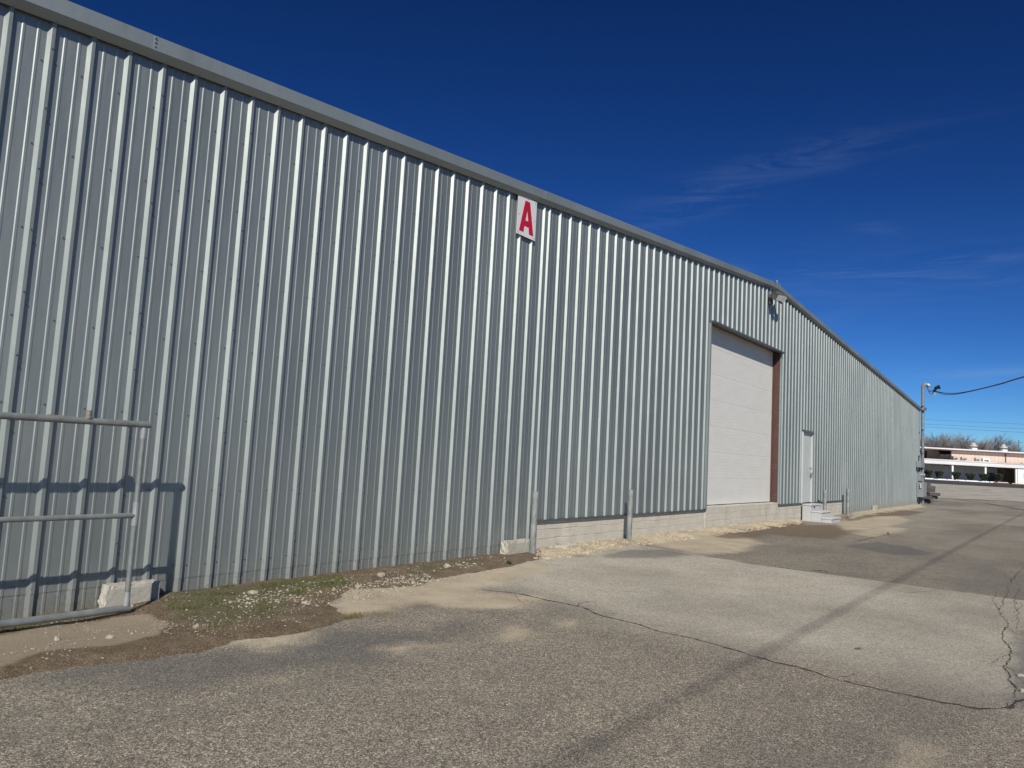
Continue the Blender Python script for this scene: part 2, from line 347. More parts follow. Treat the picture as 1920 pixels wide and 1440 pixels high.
def growing(a, b, s0, k, smax):
    r = [a]; s = s0
    while r[-1] < b: r.append(r[-1]+s); s = min(s*k, smax)
    return r
xs = np.array(list(np.arange(-9, 1.5, .12))+growing(1.5, 80, .035, 1.012, .45))
ys = np.array(sorted([-y for y in growing(0, 7.2, .035, 1.0, .04)]+[-y for y in growing(7.3, 24, .12, 1.06, .6)]+[.06, .5, 1, 2, 4, 8]))
SAND = [[(613,1132),(647,1104),(695,1104),(778,1097),(816,1087),(850,1080),(884,1077),(960,1063),(1010,1050),(1040,1060),(960,1090),(905,1105),(1009,1118),(1009,1140),(900,1140),(864,1137),(798,1132),(747,1139),(706,1152),(644,1159)],
        [(937,1190),(960,1179),(1000,1182),(1006,1192),(985,1202),(950,1202)], [(1050,1168),(1072,1160),(1085,1163),(1070,1174),(1052,1175)],
        [(1200,1005),(1240,1025),(1330,1038),(1400,1032),(1430,1018),(1390,1003),(1320,995)],
        [(1567,978),(1620,968),(1680,966),(1710,975),(1650,990),(1590,993)], [(450,1195),(520,1184),(575,1182),(560,1206),(490,1212),(440,1206)],
        [(1690,1440),(1715,1395),(1765,1400),(1770,1440)], [(720,1218),(780,1205),(825,1212),(760,1228)], [(1600,1000),(1660,985),(1700,990),(1640,1006)]]
DARK = [([(660,1122),(690,1118),(714,1128),(700,1140),(660,1138)], .12), ([(620,1175),(800,1185),(860,1160),(900,1175),(760,1240),(560,1255),(300,1300),(60,1290),(0,1290),(200,1228),(420,1218)], .35),
        ([(1586,1022),(1640,1014),(1700,1024),(1755,1036),(1740,1041),(1660,1037)], .12), ([(1130,1045),(1170,1032),(1250,1030),(1300,1040),(1230,1048)], .25),
        ([(1895,1200),(1885,1270),(1910,1330),(1990,1380),(1990,1150)], .18)]
DARK = [(p, s) for p, s in DARK]
BROWN = [[(1400,992),(1470,977),(1500,975),(1510,984),(1570,984),(1594,1000),(1560,1010),(1500,1006),(1440,1000)], [(1578,968),(1610,962),(1680,955),(1735,960),(1700,966),(1640,968),(1590,976)],
         [(1330,1003),(1400,990),(1450,990),(1430,1006),(1370,1010)], [(640,1159),(700,1148),(728,1146),(722,1154),(690,1158)], [(749,1140),(780,1130),(819,1133),(800,1139)],
         [(1060,1040),(1110,1030),(1160,1022),(1150,1032),(1090,1045)]]
LIME = [[(1000,1050),(1000,1015),(1180,990),(1330,975),(1500,962),(1502,978),(1400,992),(1330,1000),(1230,1012),(1180,1022),(1110,1040),(1060,1042)], [(1596,972),(1600,960),(1720,935),(1730,950),(1640,962)]]
def jit(X, Y, a=.25, s=2.2, seed=3): return X+(fbm(X, Y, s, seed)-.5)*a*2, Y+(fbm(X, Y, s, seed+9)-.5)*a*2
def multi(polys, soft):   # soft edges; the material breaks them up with noise
    def f(X, Y):
        Xj, Yj = jit(X, Y, .12); r = np.zeros(X.shape)
        for p in polys: r = np.maximum(r, polymask(Xj, Yj, p, soft))
        return r
    return f
def darkf(X, Y):
    Xj, Yj = jit(X, Y, .15); r = np.zeros(X.shape)
    for p, s in DARK: r = np.maximum(r, polymask(Xj, Yj, p, s))
    return r
def seam_x(Y): return 11.35+.25*(fbm(Y, Y*0, .7, 5)-.5)+np.where(Y > -2.6, (Y+2.6)*.25, 0)
def crack_x(Y): return 6.02+.55*(fbm(Y, Y*0, .6, 8)-.5)+.05*(Y+4)
def palef(X, Y):
    Xj, Yj = jit(X, Y, .05, 6)
    a = sstep(-.5, 1.0, X-crack_x(Y))*(1-sstep(-.04, .04, Xj-seam_x(Y)))
    a = a*np.clip(.35+1.0*fbm(X, Y, .8, 4), 0, 1); b = sstep(13, 26, X)*.35*sstep(.3, .7, fbm(X, Y*2.5, .25, 14))
    return np.clip(np.maximum(a, b), 0, 1)
DIRT = [[(-400,1180),(-400,1330),(0,1272),(50,1261),(150,1246),(250,1239),(320,1231),(400,1214),(435,1202),(500,1192),(575,1182),(625,1167),(644,1159),(613,1132),(647,1104),(695,1104),(778,1097),(816,1087),(850,1080),(884,1074),(960,1060),(1012,1046),(1010,1024),(940,1015),(660,1050),(310,1085),(0,1130),(-400,1130)]]
def dirtf(X, Y): Xj, Yj = jit(X, Y, .06, 3.5); return polymask(Xj, Yj, DIRT[0], .09)
def asz(X, Y):
    # the newer lift beyond the seam lies 15 mm lower, broad shallow waves elsewhere
    z = gz(X, Y)+.010*(fbm(X, Y, .6, 2)-.5)+.004*(fbm(X, Y, 4, 6)-.5)
    z = z-.014*sstep(-.02, .02, X-seam_x(Y))*(1-sstep(30, 40, X))*sstep(-7, -6, Y)
    return z
M['asphalt'] = ground_mat('aged_asphalt', 'asphalt')
grid_mesh('asphalt_yard', xs, ys, asz, M['asphalt'], dict(sand=multi(SAND, .20), dark=darkf, brown=multi(BROWN, .18), lime=multi(LIME, .20), pale=palef), kind='structure')
def dz(X, Y):
    d = dirtf(X, Y); return asz(X, Y)-.012+.034*d+.022*(fbm(X, Y, 3.5, 21)-.5)*d+.012*(fbm(X, Y, 14, 22)-.5)
MOSS = [[(300,1125),(345,1105),(640,1085),(640,1100),(560,1120),(520,1160),(420,1185),(330,1170)], [(0,1170),(190,1150),(180,1170),(0,1200)], [(760,1070),(900,1045),(900,1055),(780,1085)]]
SANDY = [[(-300,1210),(0,1200),(120,1175),(260,1160),(320,1170),(310,1195),(200,1215),(100,1230),(0,1262),(-300,1320)]]
dx = np.array(list(np.arange(-9, 1.2, .09))+growing(1.2, 11, .03, 1.002, .05)); dy = np.linspace(-3.2, .05, 110)
grid_mesh('dirt_verge', dx, dy, dz, ground_mat('bare_dirt', 'dirt'), dict(moss=multi(MOSS, .16), sandy=multi(SANDY, .10)), keep=lambda X, Y: dirtf(X, Y) > .01, kind='structure')
# ground to the horizon, below the yard
gx = np.array([-900, -300, -100, -30, -9.5, 0, 20, 40, 60, 80, 100, 120, 160, 250, 600, 1500.]); gy = np.array([-900, -300, -120, -60, -30, -15, 0, 10, 20, 40, 60, 80, 100, 140, 250, 600, 1500.])
grid_mesh('ground', gx, gy, lambda X, Y: gz(X, Y*1.0)*0+1.05*np.clip((depth(X, Y)-46)/60, 0, 1)-.16-.002*np.maximum(0, 0*X), ground_mat('far_ground', 'plain'), kind='structure')
# pale concrete apron and dark road in front of the far buildings (frame: u across, D away)
def far_sheet(name, u0, u1, D0f, D1f, dzz, material):
    us = np.linspace(u0, u1, 60); ts = np.linspace(0, 1, 14); vs = []
    for u in us:
        for t in ts:
            D = D0f(u)+(D1f(u)-D0f(u))*t; x, y = RH*u+WH*D; y += CAM[1]
            vs.append((x, y, float(1.05*np.clip((D-46)/60, 0, 1)+dzz)))
    fs = [(i*14+j, (i+1)*14+j, (i+1)*14+j+1, i*14+j+1) for i in range(59) for j in range(13)]
    o = MB().add(vs, fs).build(name, material, kind='structure'); return o
rg = lambda u, s, a: float((fbm(np.array([u]), np.array([0.]), s, 31)[0]-.5)*a)
far_sheet('concrete_apron', 22, 120, lambda u: 49.5+.10*(u-30)+rg(u, .35, 5), lambda u: 86+rg(u, .2, 1.5), .016, ground_mat('pale_concrete', 'pale'))
far_sheet('far_road', 22, 160, lambda u: 85.2+rg(u, .15, 1.2), lambda u: 107.6, .030, ground_mat('dark_asphalt', 'road'))

# cracks: jagged dirt-filled grooves of uneven width; two cable shadows are painted the same way
def crack(name, pts, w0, seed, kind='structure'):
    rnd = random.Random(seed); P = [Vector((*p, 0)) for p in pts]; path = []
    for a, b in zip(P[:-1], P[1:]):
        n = max(2, int((b-a).length/.03))
        for i in range(n): path.append(a.lerp(b, i/n))
    path.append(P[-1]); off = 0; vs = []; fs = []
    for i, p in enumerate(path):
        off = off*.9+rnd.uniform(-.011, .011); d = (path[min(i+1, len(path)-1)]-path[max(i-1, 0)]).normalized(); q = Vector((-d.y, d.x, 0))
        wd = w0*(.25+1.3*rnd.random()**1.5)*(.4+1.1*float(fbm(np.array([i*.03]), np.array([seed*1.]), 1.1, seed)[0])); c = p+q*off
        for s in (-1, 1):
            v = c+q*s*wd/2; vs.append((v.x, v.y, float(asz(np.array(v.x), np.array(v.y)))+.003))
    for i in range(len(path)-1): fs.append((2*i, 2*i+1, 2*i+3, 2*i+2))
    return MB().add(vs, fs).build(name, M['crackshadow'], kind=kind)
M['crackshadow'] = varied('crack_dirt_and_shadow', (.028, .024, .02), (.06, .05, .04), .95, 0, 30)  # dirt in the cracks, and the dark of the painted cable shadows
crack('crack_and_cable_shadow', [at(*p) for p in [(905,1106),(960,1112),(1000,1120),(1050,1132),(1085,1138),(1130,1156),(1200,1172),(1235,1184),(1300,1198),(1370,1218),(1440,1240),(1500,1252),(1560,1272),(1620,1285),(1700,1302),(1760,1315),(1840,1330),(1885,1326),(1925,1312)]], .022, 3)
crack('crack_and_cable_shadow', [at(*p) for p in [(1925,1060),(1893,1090),(1885,1115),(1875,1145),(1890,1175),(1880,1200)]], .007, 5)
crack('crack_and_cable_shadow', [at(*p) for p in [(1200,1027),(1260,1036),(1330,1046),(1440,1062),(1560,1073)]], .012, 6)
crack('crack_and_cable_shadow', [at(*p) for p in [(1520,1069),(1540,1067),(1552,1070)]], .06, 7)
crack('crack_and_cable_shadow', [at(*p) for p in [(1600,1015),(1640,1006),(1668,1002),(1665,996),(1640,996)]], .03, 8)
crack('crack_and_cable_shadow', [at(*p) for p in [(1080,1137),(1085,1130),(1105,1128)]], .014, 9)
crack('crack_and_cable_shadow', [at(*p) for p in [(1880,1200),(1895,1225),(1885,1250),(1905,1290)]], .012, 10)
crack('crack_and_cable_shadow', [at(*p) for p in [(1717,968),(1790,975),(1850,981),(1925,989)]], .10, 11)  # cable shadow painted as a dark ribbon across the yard
crack('crack_and_cable_shadow', [at(*p) for p in [(1790,936),(1850,944),(1925,958)]], .22, 12)  # farther cable shadow, likewise a flat dark ribbon on the ground

for k_, P_ in enumerate([[(1925,1050),(1905,1062),(1880,1060),(1850,1072)], [(1925,1135),(1900,1150),(1880,1148),(1862,1160),(1845,1158)], [(1890,1175),(1905,1190),(1925,1192)], [(1895,1225),(1870,1232),(1855,1246)],
                    [(1885,1250),(1900,1262),(1925,1268)], [(1905,1290),(1895,1310),(1885,1326)], [(1875,1145),(1860,1128),(1866,1108)], [(1910,1100),(1900,1125),(1912,1150),(1904,1180)], [(960,1112),(985,1135),(940,1142),(905,1140)], [(1560,1272),(1600,1262),(1625,1266)], [(1130,1156),(1150,1150),(1165,1152)],
                    [(1640,1100),(1700,1112),(1760,1106),(1830,1118)], [(1300,1198),(1330,1192),(1352,1196)]]):
    crack('crack_and_cable_shadow', [at(*p) for p in P_], .006, 30+k_)

# ------------------------------------------------------------------ warehouse
def topz(x):   # underside of the rake trim
    return 4.73+(x-2.39)*(6.33-4.73)/(20.38-2.39) if x < 20.38 else 6.33-(x-20.38)*(6.33-4.88)/(44.6-20.38)
XL, XR = -8.89, 44.40
wh = empty('warehouse', (20.4, 0, 0), label='long ribbed galvanised metal warehouse gable end on a concrete foundation', cat='warehouse')
def wpart(mb, name, m_, par=None, **t):
    p = par or wh
    o = mb.build(name, m_, p, **t); o.matrix_parent_inverse = Matrix.Translation((-20.4, 0, 0)) if par is None else par.matrix_parent_inverse.copy() if False else Matrix.Identity(4)
    return o
PROF = [(0,0),(.024,.032),(.050,.032),(.074,0),(.122,0),(.130,.0038),(.146,.0038),(.154,0),(.230,0),(.238,.0038),(.254,.0038),(.262,0)]
def rib_points(phase, xa, xb):
    k0 = int((xa-phase)//.3048)-1; pts = []
    for k in range(k0, int((xb-phase)/.3048)+2):
        for a, d in PROF: pts.append((phase+k*.3048+a, d))
    def prof(x):
        for (x0, d0), (x1, d1) in zip(pts[:-1], pts[1:]):
            if x0 <= x <= x1: return d0+(d1-d0)*(x-x0)/(x1-x0+1e-12)
        return 0
    return [(xa, prof(xa))]+[p for p in pts if xa+1e-4 < p[0] < xb-1e-4]+[(xb, prof(xb))]
def panel(name, phase, xa, xb, zb, zt, y=0, par=None):
    P = rib_points(phase, xa, xb); mb = MB(); vs = []
    jz = random.uniform(-.0015, .0015)
    for x, d in P:
        t = zt(x)
        for k in range(5): vs.append((x, y-d+jz*0, zb+(t-zb)*k/4))
    mb.add(vs, [(5*i+k, 5*i+5+k, 5*i+6+k, 5*i+1+k) for i in range(len(P)-1) for k in range(4)])
    return wpart(mb, name, M['galv'], par)
# openings and sill levels along the right part
DX0, DX1, DZ0, DZ1 = 16.0, 21.07, .50, 4.70
MX0, MX1, MZ0, MZ1 = 23.27, 24.33, .45, 2.62
PL, PR = 3.130, 9.372
tz = lambda x: topz(x)+.06
x = PL-.3048*3*14+.3048*0
edges = []
e = PL+.037-.9144*14
while e < 9.27:
    a, b = max(e, XL), min(e+.9144, 9.27)
    if b-a > .02:
        panel('wall_panel', PL, a, b, .135, tz); panel('base_panel', PL, a, b, -.14, lambda x: .15, .004)
    e += .9144
cuts = sorted(set([9.372, DX0, DX1, MX0, MX1, 28.42, XR]+[9.372+.037+.9144*k for k in range(1, 39)]))
cuts = [c for c in cuts if 9.372 <= c <= XR]
for a, b in zip(cuts[:-1], cuts[1:]):
    if b-a < .02: continue
    mid = (a+b)/2
    zb = DZ1 if DX0 < mid < DX1 else MZ1 if MX0 < mid < MX1 else .455 if mid < 28.42 else -.12
    panel('wall_panel', PR, a, b, zb, tz)
# vertical lap flashing where the two runs of sheets meet
mb = MB(); mb.box(9.25, 9.385, -.006, .0, -.02, topz(9.3)+.05); mb.box(9.25, 9.262, -.030, -.006, .44, topz(9.3)+.05); wpart(mb, 'lap_flashing', M['trim'])
# backing so nothing shows through, side walls, roof
mb = MB(); n = 40
X2 = [XL, 9.3, 9.3, 15.9, 15.9]; 
def backing(a, b, z0): 
    k = max(1, int((b-a)/2)); q = [a+(b-a)*i/k for i in range(k+1)]
    poly = [(a, z0), (b, z0)]+[(xx, topz(xx)) for xx in reversed(q)]
    mb.prism(poly, (0, 0, 0), (1, 0, 0), (0, 0, 1), (0, .03, 0), (0, .05, 0))
for a, b, z0 in [(XL, 9.3, -.1), (9.3, DX0-.02, .46), (DX0-.02, 20.38, 4.72), (20.38, DX1+.02, 4.72), (DX1+.02, MX0-.01, .46), (MX0-.01, MX1+.01, 2.64), (MX1+.01, 28.42, .46), (28.42, XR, -.1)]: backing(a, b, z0)
wpart(mb, 'wall_liner', M['dark'])
def side(xp, sgn):
    m2 = MB(); vs = []; fs = []; z1 = topz(xp)+.1; yy = 0.06
    pts = []
    while yy < 40:
        for a, d in PROF[:4]: pts.append((yy+a, d))
        yy += .3048
    for y_, d in pts: vs += [(xp+sgn*d, y_, -.1), (xp+sgn*d, y_, z1)]
    m2.add(vs, [(2*i, 2*i+2, 2*i+3, 2*i+1) for i in range(len(pts)-1)]); wpart(m2, 'side_wall', M['galv'])
side(XR, 1); side(XL, -1)
def roof(a, b):
    m2 = MB(); m2.add([(a, -.03, topz(a)+.20), (b, -.03, topz(b)+.20), (b, 40, topz(b)+.20), (a, 40, topz(a)+.20), (a, -.03, topz(a)+.15), (b, -.03, topz(b)+.15), (b, 40, topz(b)+.15), (a, 40, topz(a)+.15)],
        [(0,1,2,3),(4,7,6,5),(0,4,5,1),(1,5,6,2),(2,6,7,3),(3,7,4,0)]); wpart(m2, 'roof', M['trim'])
roof(XL-.1, 20.38); roof(20.38, XR+.15)
# rake trim in lapped lengths
TP = [(-.040,-.004),(-.046,.0),(-.088,.038),(-.104,.056),(-.094,.188),(-.086,.196),(.02,.210),(.02,.195),(-.078,.180),(-.088,.06),(-.078,.046),(-.036,.012)]
joints = [XL-.12, -3.1, 3.0, 9.15, 15.25, 20.38, 26.4, 32.5, 38.6, XR+.16]
for i, (a, b) in enumerate(zip(joints[:-1], joints[1:])):
    m2 = MB(); k = .0012*(i % 2); prof = [(y-k, z+k) for y, z in TP]
    vs = [(a-(.05 if i % 2 else 0), y, topz(a-(.05 if i%2 and a != 20.38 else 0))+z) for y, z in prof]+[(b, y, topz(b)+z) for y, z in prof]; nn = len(prof)
    m2.add(vs, [tuple(range(nn)), tuple(range(2*nn-1, nn-1, -1))]+[(j, nn+j, nn+(j+1) % nn, (j+1) % nn) for j in range(nn)])
    for dxj in (.02,):
        for zz in (.09, .13, .17): m2.box(a+dxj, a+dxj+.012, -.112, -.09, topz(a)+zz, topz(a)+zz+.012)
    wpart(m2, 'rake_trim', M['trim'])
m2 = MB()
for sx in (-1, 1):
    xe = 20.38+sx*.22
    vs = [(20.38, -.110, topz(20.38)+.04), (xe, -.110, topz(xe)+.04), (xe, -.110, topz(xe)+.200), (20.38, -.110, topz(20.38)+.222), (20.38, .03, topz(20.38)+.228), (xe, .03, topz(xe)+.214)]
    m2.add(vs, [(0,1,2,3), (3,2,5,4)])
m2.tube([(20.38, -.08, 6.52), (20.38, -.08, 6.60)], .018, 8)
wpart(m2, 'peak_cap', M['trim'])
m2 = MB(); gp = [(0,0),(.13,0),(.17,.05),(.17,.15),(.15,.16),(.14,.06),(.11,.02),(0,.02)]
m2.prism(gp, (XR+.02, 0, topz(XR)+.02), (1,0,0), (0,0,1), (0,-.33,0), (0,40,0)); wpart(m2, 'gutter', M['darktrim'])
m2 = MB(); m2.box(XR-.01, XR+.045, -.05, .06, -.05, topz(XR)+.02); wpart(m2, 'corner_trim', M['trim'])
# fasteners: hex heads with washers on every purlin line, beside each rib
mb = MB()
def screw(x, y, z):
    r = .0075; vs = []
    for k in range(6):
        a = k*math.pi/3; vs.append((x+r*math.cos(a), y-.002, z+r*math.sin(a)))
    for k in range(6):
        a = k*math.pi/3; vs.append((x+r*.8*math.cos(a), y-.009, z+r*.8*math.sin(a)))
    mb.add(vs, [tuple(range(6, 12))]+[(k, (k+1) % 6, 6+(k+1) % 6, 6+k) for k in range(6)])
for ph, x0, x1, zmin in ((PL, XL, 9.2, 0), (PR, 9.4, XR, .5)):
    k = int((x0-ph)/.3048)
    while ph+k*.3048 < x1:
        xs_ = ph+k*.3048
        if xs_ > x0:
            for r_ in range(9):
                zz = .255+.6875*r_
                if zz > topz(xs_)-.1 or zz < zmin: continue
                if DX0-.1 < xs_ < DX1+.05 and zz < DZ1+.1: continue
                if MX0-.1 < xs_ < MX1+.05 and zz < MZ1+.1: continue
                screw(xs_-.021, 0, zz+random.uniform(-.008, .008))
                if r_ == 0: screw(xs_+.10, 0, zz+random.uniform(-.008, .008))
            if k % 3 == 0:
                for r_ in range(11):
                    zz = .5+.5*r_
                    if zz > topz(xs_)-.1 or (DX0-.1 < xs_ < DX1+.05 and zz < DZ1+.1) or (MX0-.1 < xs_ < MX1+.05 and zz < MZ1+.1): continue
                    screw(xs_+.037, -.032, zz); screw(xs_+.084, 0, zz-.1)
            screw(xs_+.037, -.046, topz(xs_)+.012)
        k += 1
wpart(mb, 'screws', M['screw'], kind='stuff')
# foundation, cast in board-marked lifts
def lift(a, b, z0, z1, y):
    m2 = MB(); n = max(2, int((b-a)/.18)); vs = []; zs = [z0, z0+.006, z0+.012, (z0+z1)/2, z1-.008, z1-.001]
    for i in range(n+1):
        xx = a+(b-a)*i/n
        for j, z in enumerate(zs):
            ins = .005 if j in (0, 5) else .0
            zj = z+(.004*math.sin(xx*7.3+z0*20)+.004*math.sin(xx*2.1) if j < 5 else .004*math.sin(xx*7.3+z1*20)+.004*math.sin(xx*2.1))
            vs.append((xx, y+ins+random.uniform(-.0015, .0015), zj))
        vs.append((xx, .30, z1-.001)); vs.append((xx, .30, z0))
    q = 8
    for i in range(n):
        for j in range(7): m2_f = (i*q+j, (i+1)*q+j, (i+1)*q+j+1, i*q+j+1); m2.f.append(m2_f)
    m2.v = vs; m2.f.append(tuple(range(8))); m2.f.append(tuple(n*q+j for j in range(7, -1, -1)))
    return wpart(m2, 'concrete_lift', M['conc'])
for a, b, zt_, levels in [(9.25, 12.6, .435, 4), (12.6, 16.0, .435, 4), (16.0, 18.6, .50, 4), (18.6, 21.10, .50, 4), (21.10, 23.35, .435, 4), (23.35, 26.0, .435, 4), (26.0, 28.42, .435, 4)]:
    z0 = -.12
    for k in range(levels):
        lift(a+.001, b-.001, z0+(zt_-z0)*k/levels, z0+(zt_-z0)*(k+1)/levels, (.004 if zt_ < .46 else -.012)+random.uniform(-.004, .004))
for a, b in ((9.33, 16.0), (21.07, MX0), (MX1, 28.42)):
    m2 = MB(); m2.prism([(.0,0),(-.045,-.006),(-.048,.012),(-.044,.012),(-.040,.001),(0,.012)], (a, 0, .44), (0,1,0), (0,0,1), (0,0,0), (b-a,0,0)); wpart(m2, 'sill_trim', M['darktrim'])
# overhead door: reveal, header, panels in .6 m sections with fine ribbing
m2 = MB(); m2.box(DX1, DX1+.06, .006, .215, .50, DZ1); m2.box(DX1-.035, DX1, .165, .215, .50, DZ1-.003); wpart(m2, 'door_jamb', M['brown'])
m2 = MB(); m2.box(DX0-.06, DX0, .006, .215, .50, DZ1); m2.box(DX0, DX0+.035, .165, .215, .50, DZ1-.003); wpart(m2, 'door_jamb', M['brown'])
m2 = MB(); m2.box(DX0-.06, DX1+.06, .006, .215, DZ1+.002, DZ1+.08); wpart(m2, 'door_header', M['brown'])
m2 = MB(); m2.box(DX0-.06, DX1+.06, -.115, .004, DZ1-.045, DZ1-.003); wpart(m2, 'header_trim', M['darktrim'])
m2 = MB(); m2.box(DX1+.001, DX1+.055, -.045, .004, .47, DZ1-.046); wpart(m2, 'jamb_trim', M['trim'])
m2 = MB(); m2.box(DX0-.055, DX0-.001, -.045, .004, .47, DZ1-.046); wpart(m2, 'jamb_trim', M['trim'])
for zz in (.62, .70, 1.45, 1.53, 3.0):
    for yb in (.06, .14): m2 = MB(); m2.tube([(DX1-.004, yb, zz), (DX1+.0, yb, zz)], .012, 6); wpart(m2, 'bolt', M['screw'])
nsec = 7; hs_ = (DZ1+.1-.515)/nsec
for k in range(nsec):
    z0 = .515+k*hs_; z1 = z0+hs_-.0012; m2 = MB(); prof = [(.23, z0), (.203, z0), (.201, z0+.003)]
    ng = 8; g = (hs_-.03)/ng
    for i in range(1, ng): z = z0+.012+i*g; prof += [(.200, z-.006), (.2018, z-.002), (.2018, z+.002), (.200, z+.006)]
    prof += [(.201, z1-.003), (.203, z1), (.23, z1)]
    m2.prism(prof, (DX0, 0, 0), (0,1,0), (0,0,1), (.002,0,0), (DX1-DX0-.037,0,0)); wpart(m2, 'door_section', M['door'])
m2 = MB(); m2.box(DX0, DX1-.037, .198, .23, .495, .514); wpart(m2, 'bottom_seal', M['dark'])
# service door
m2 = MB(); m2.box(MX0, MX0+.055, -.052, .10, MZ0, MZ1-.055); m2.box(MX1-.075, MX1, -.052, .10, MZ0, MZ1-.055); m2.box(MX0, MX1, -.052, .10, MZ1-.055, MZ1); fr = wpart(m2, 'door_frame', M['steel_door'])
m2 = MB(); m2.prism([(-.053,0),(-.10,-.035),(-.10,-.042),(-.053,-.008)], (MX0-.03, 0, MZ1+.01), (0,1,0), (0,0,1), (0,0,0), (MX1-MX0+.06,0,0)); m2.box(MX0-.03, MX1+.03, -.058, -.001, MZ1+.001, MZ1+.03); wpart(m2, 'drip_cap', M['darktrim'])
m2 = MB(); m2.bbox(MX0+.058, MX1-.078, -.012, .035, MZ0+.012, MZ1-.058, .003); leaf = wpart(m2, 'service_door', M['steel_door'])
def kid(m2, name, m_, par): 
    o = m2.build(name, m_, par); o.matrix_parent_inverse = Matrix.Identity(4); return o
kx = MX1-.155
m2 = MB(); m2.tube([(kx, -.014, 1.50), (kx, -.03, 1.50)], .034, 14); m2.tube([(kx, -.03, 1.50), (kx, -.045, 1.50)], .018, 10); kid(m2, 'deadbolt', M['pipe'], leaf)
m2 = MB(); m2.tube([(kx, -.014, 1.34), (kx, -.022, 1.34)], .038, 14); m2.tube([(kx, -.02, 1.34), (kx, -.05, 1.34), (kx, -.062, 1.34), (kx, -.085, 1.34), (kx, -.092, 1.34)], [.014, .014, .027, .029, .015], 14); kid(m2, 'door_knob', M['pipe'], leaf)
m2 = MB(); m2.box(kx-.03, kx+.04, -.035, -.0125, 1.235, 1.285); m2.tube([(kx, -.04, 1.24), (kx, -.04, 1.20)], .02, 8); kid(m2, 'hasp', M['darktrim'], leaf)
for hz_ in (.75, 1.5, 2.3):
    m2 = MB(); m2.tube([(MX0+.057, -.018, hz_), (MX0+.057, -.018, hz_+.11)], .008, 8); kid(m2, 'hinge', M['pipe'], leaf)
m2 = MB(); m2.box(MX0+.056, MX1-.076, -.03, .06, MZ0-.004, MZ0+.010); wpart(m2, 'threshold', M['dark'])

# ------------------------------------------------------------------ sign A
sg = empty('letter_sign', (8.52, -.045, 4.99), label='white rectangular sign with a big red letter A high on the metal wall', cat='sign')
m2 = MB(); m2.box(0, .475, -.004, .004, -.30, .31); pl = m2.build('sign_plate', M['sign'], sg)
A = [(.075,-.235),(.165,-.235),(.187,-.115),(.288,-.115),(.31,-.235),(.40,-.235),(.285,.245),(.19,.245)]
m2 = MB()
def P2(poly): m2.prism(poly, (0, -.0045, 0), (1,0,0), (0,0,1), (0,0,0), (0,-.002,0))
P2([(.055,-.24),(.165,-.24),(.185,-.135),(.192,-.095),(.2375,.105),(.2375,.25),(.178,.25)])
P2([(.420,-.24),(.297,.25),(.2375,.25),(.2375,.105),(.283,-.095),(.290,-.135),(.310,-.24)])
P2([(.184,-.14),(.291,-.14),(.273,-.050),(.202,-.050)])
m2.build('letter_a', M['red'], sg)
for a, b in ((.03,.28),(.44,.28),(.03,-.27),(.44,-.27),(.03,0),(.44,0),(.2375,.285)):
    m2 = MB(); m2.tube([(a, -.005, b), (a, -.010, b)], .007, 6); m2.build('sign_screw', M['screw'], sg)

# ------------------------------------------------------------------ floodlight under the peak
fl = empty('floodlight', (19.95, -.04, 5.98), label='grey twin box floodlight on the wall just under the roof peak', cat='light')
m2 = MB(); m2.bbox(-.09, .09, -.06, .0, -.13, .13, .01); m2.build('junction_box', M['lampbox'], fl)
def head(x, rz, tilt):
    h = MB(); h.prism([(-.11,-.09),(.11,-.09),(.09,.10),(-.09,.10)], (0,0,0), (1,0,0), (0,0,1), (0,-.10,0), (0,.08,0)); o = h.build('lamp_head', M['lampbox'], fl)
    o.location = (x, -.24, .04); o.rotation_euler = (tilt, 0, rz)
    g = MB(); g.box(-.09, .09, -.108, -.1005, -.075, .08); gg = g.build('lens', M['glass'], o)
    f = MB(); [f.box(-.12+.05*k, -.112+.05*k, .08, .12, -.09, .10) for k in range(5)]; f.build('cooling_fins', M['lampbox'], o)
head(-.13, R(-28), R(38)); head(.2, R(22), R(38))
m2 = MB(); m2.tube([(-.05, -.05, .03), (-.12, -.14, .05)], .018, 8); m2.tube([(.05, -.05, .03), (.17, -.14, .05)], .018, 8); m2.build('bracket', M['lampbox'], fl)
m2 = MB(); m2.tube([(.0, -.02, .10), (.0, -.02, .30)], .012, 6); m2.build('conduit', M['lampbox'], fl)

# ------------------------------------------------------------------ pipe fence panel
FY = -.45
fp = empty('pipe_fence', (3.1, FY, 0), label='galvanised three rail pipe fence panel standing before the metal wall', cat='fence')
def fpipe(pts, r, name, mt='pipe', n=14):
    m2 = MB(); m2.tube([(a-3.1, b, c) for a, b, c in pts], r, n); return m2.build(name, M[mt], fp, smooth=False)
for nm, z, r, xe in (('rail', 1.515, .026, 3.145), ('rail', .772, .021, 3.085), ('rail', .030, .028, 3.125)):
    o = fpipe([(-6.2, 0, z+(.0 if z > 1 else 0)), (xe, 0, z)], r, nm)
fpipe([(3.095, 0, .045), (3.095, 0, 1.492)], .021, 'post'); fpipe([(-2.6, 0, .045), (-2.6, 0, 1.492)], .021, 'post')
fpipe([(3.095, 0, .69), (3.095, 0, .88)], .0235, 'sleeve', 'weld'); fpipe([(3.095, 0, 1.40), (3.095, 0, 1.488)], [.022, .0245], 'sleeve', 'weld'); fpipe([(3.095, 0, .05), (3.095, 0, .16)], [.027, .0225], 'sleeve', 'weld')
fpipe([(2.655, 0, 1.538), (2.655, 0, 1.60)], .019, 'stub_pipe', 'rust'); fpipe([(2.36, 0, 1.5405), (2.50, 0, 1.5405)], .006, 'weld_scar', 'rust')
o = fpipe([(2.655, 0, 1.535), (2.655, 0, 1.545)], .027, 'weld_ring', 'rust')

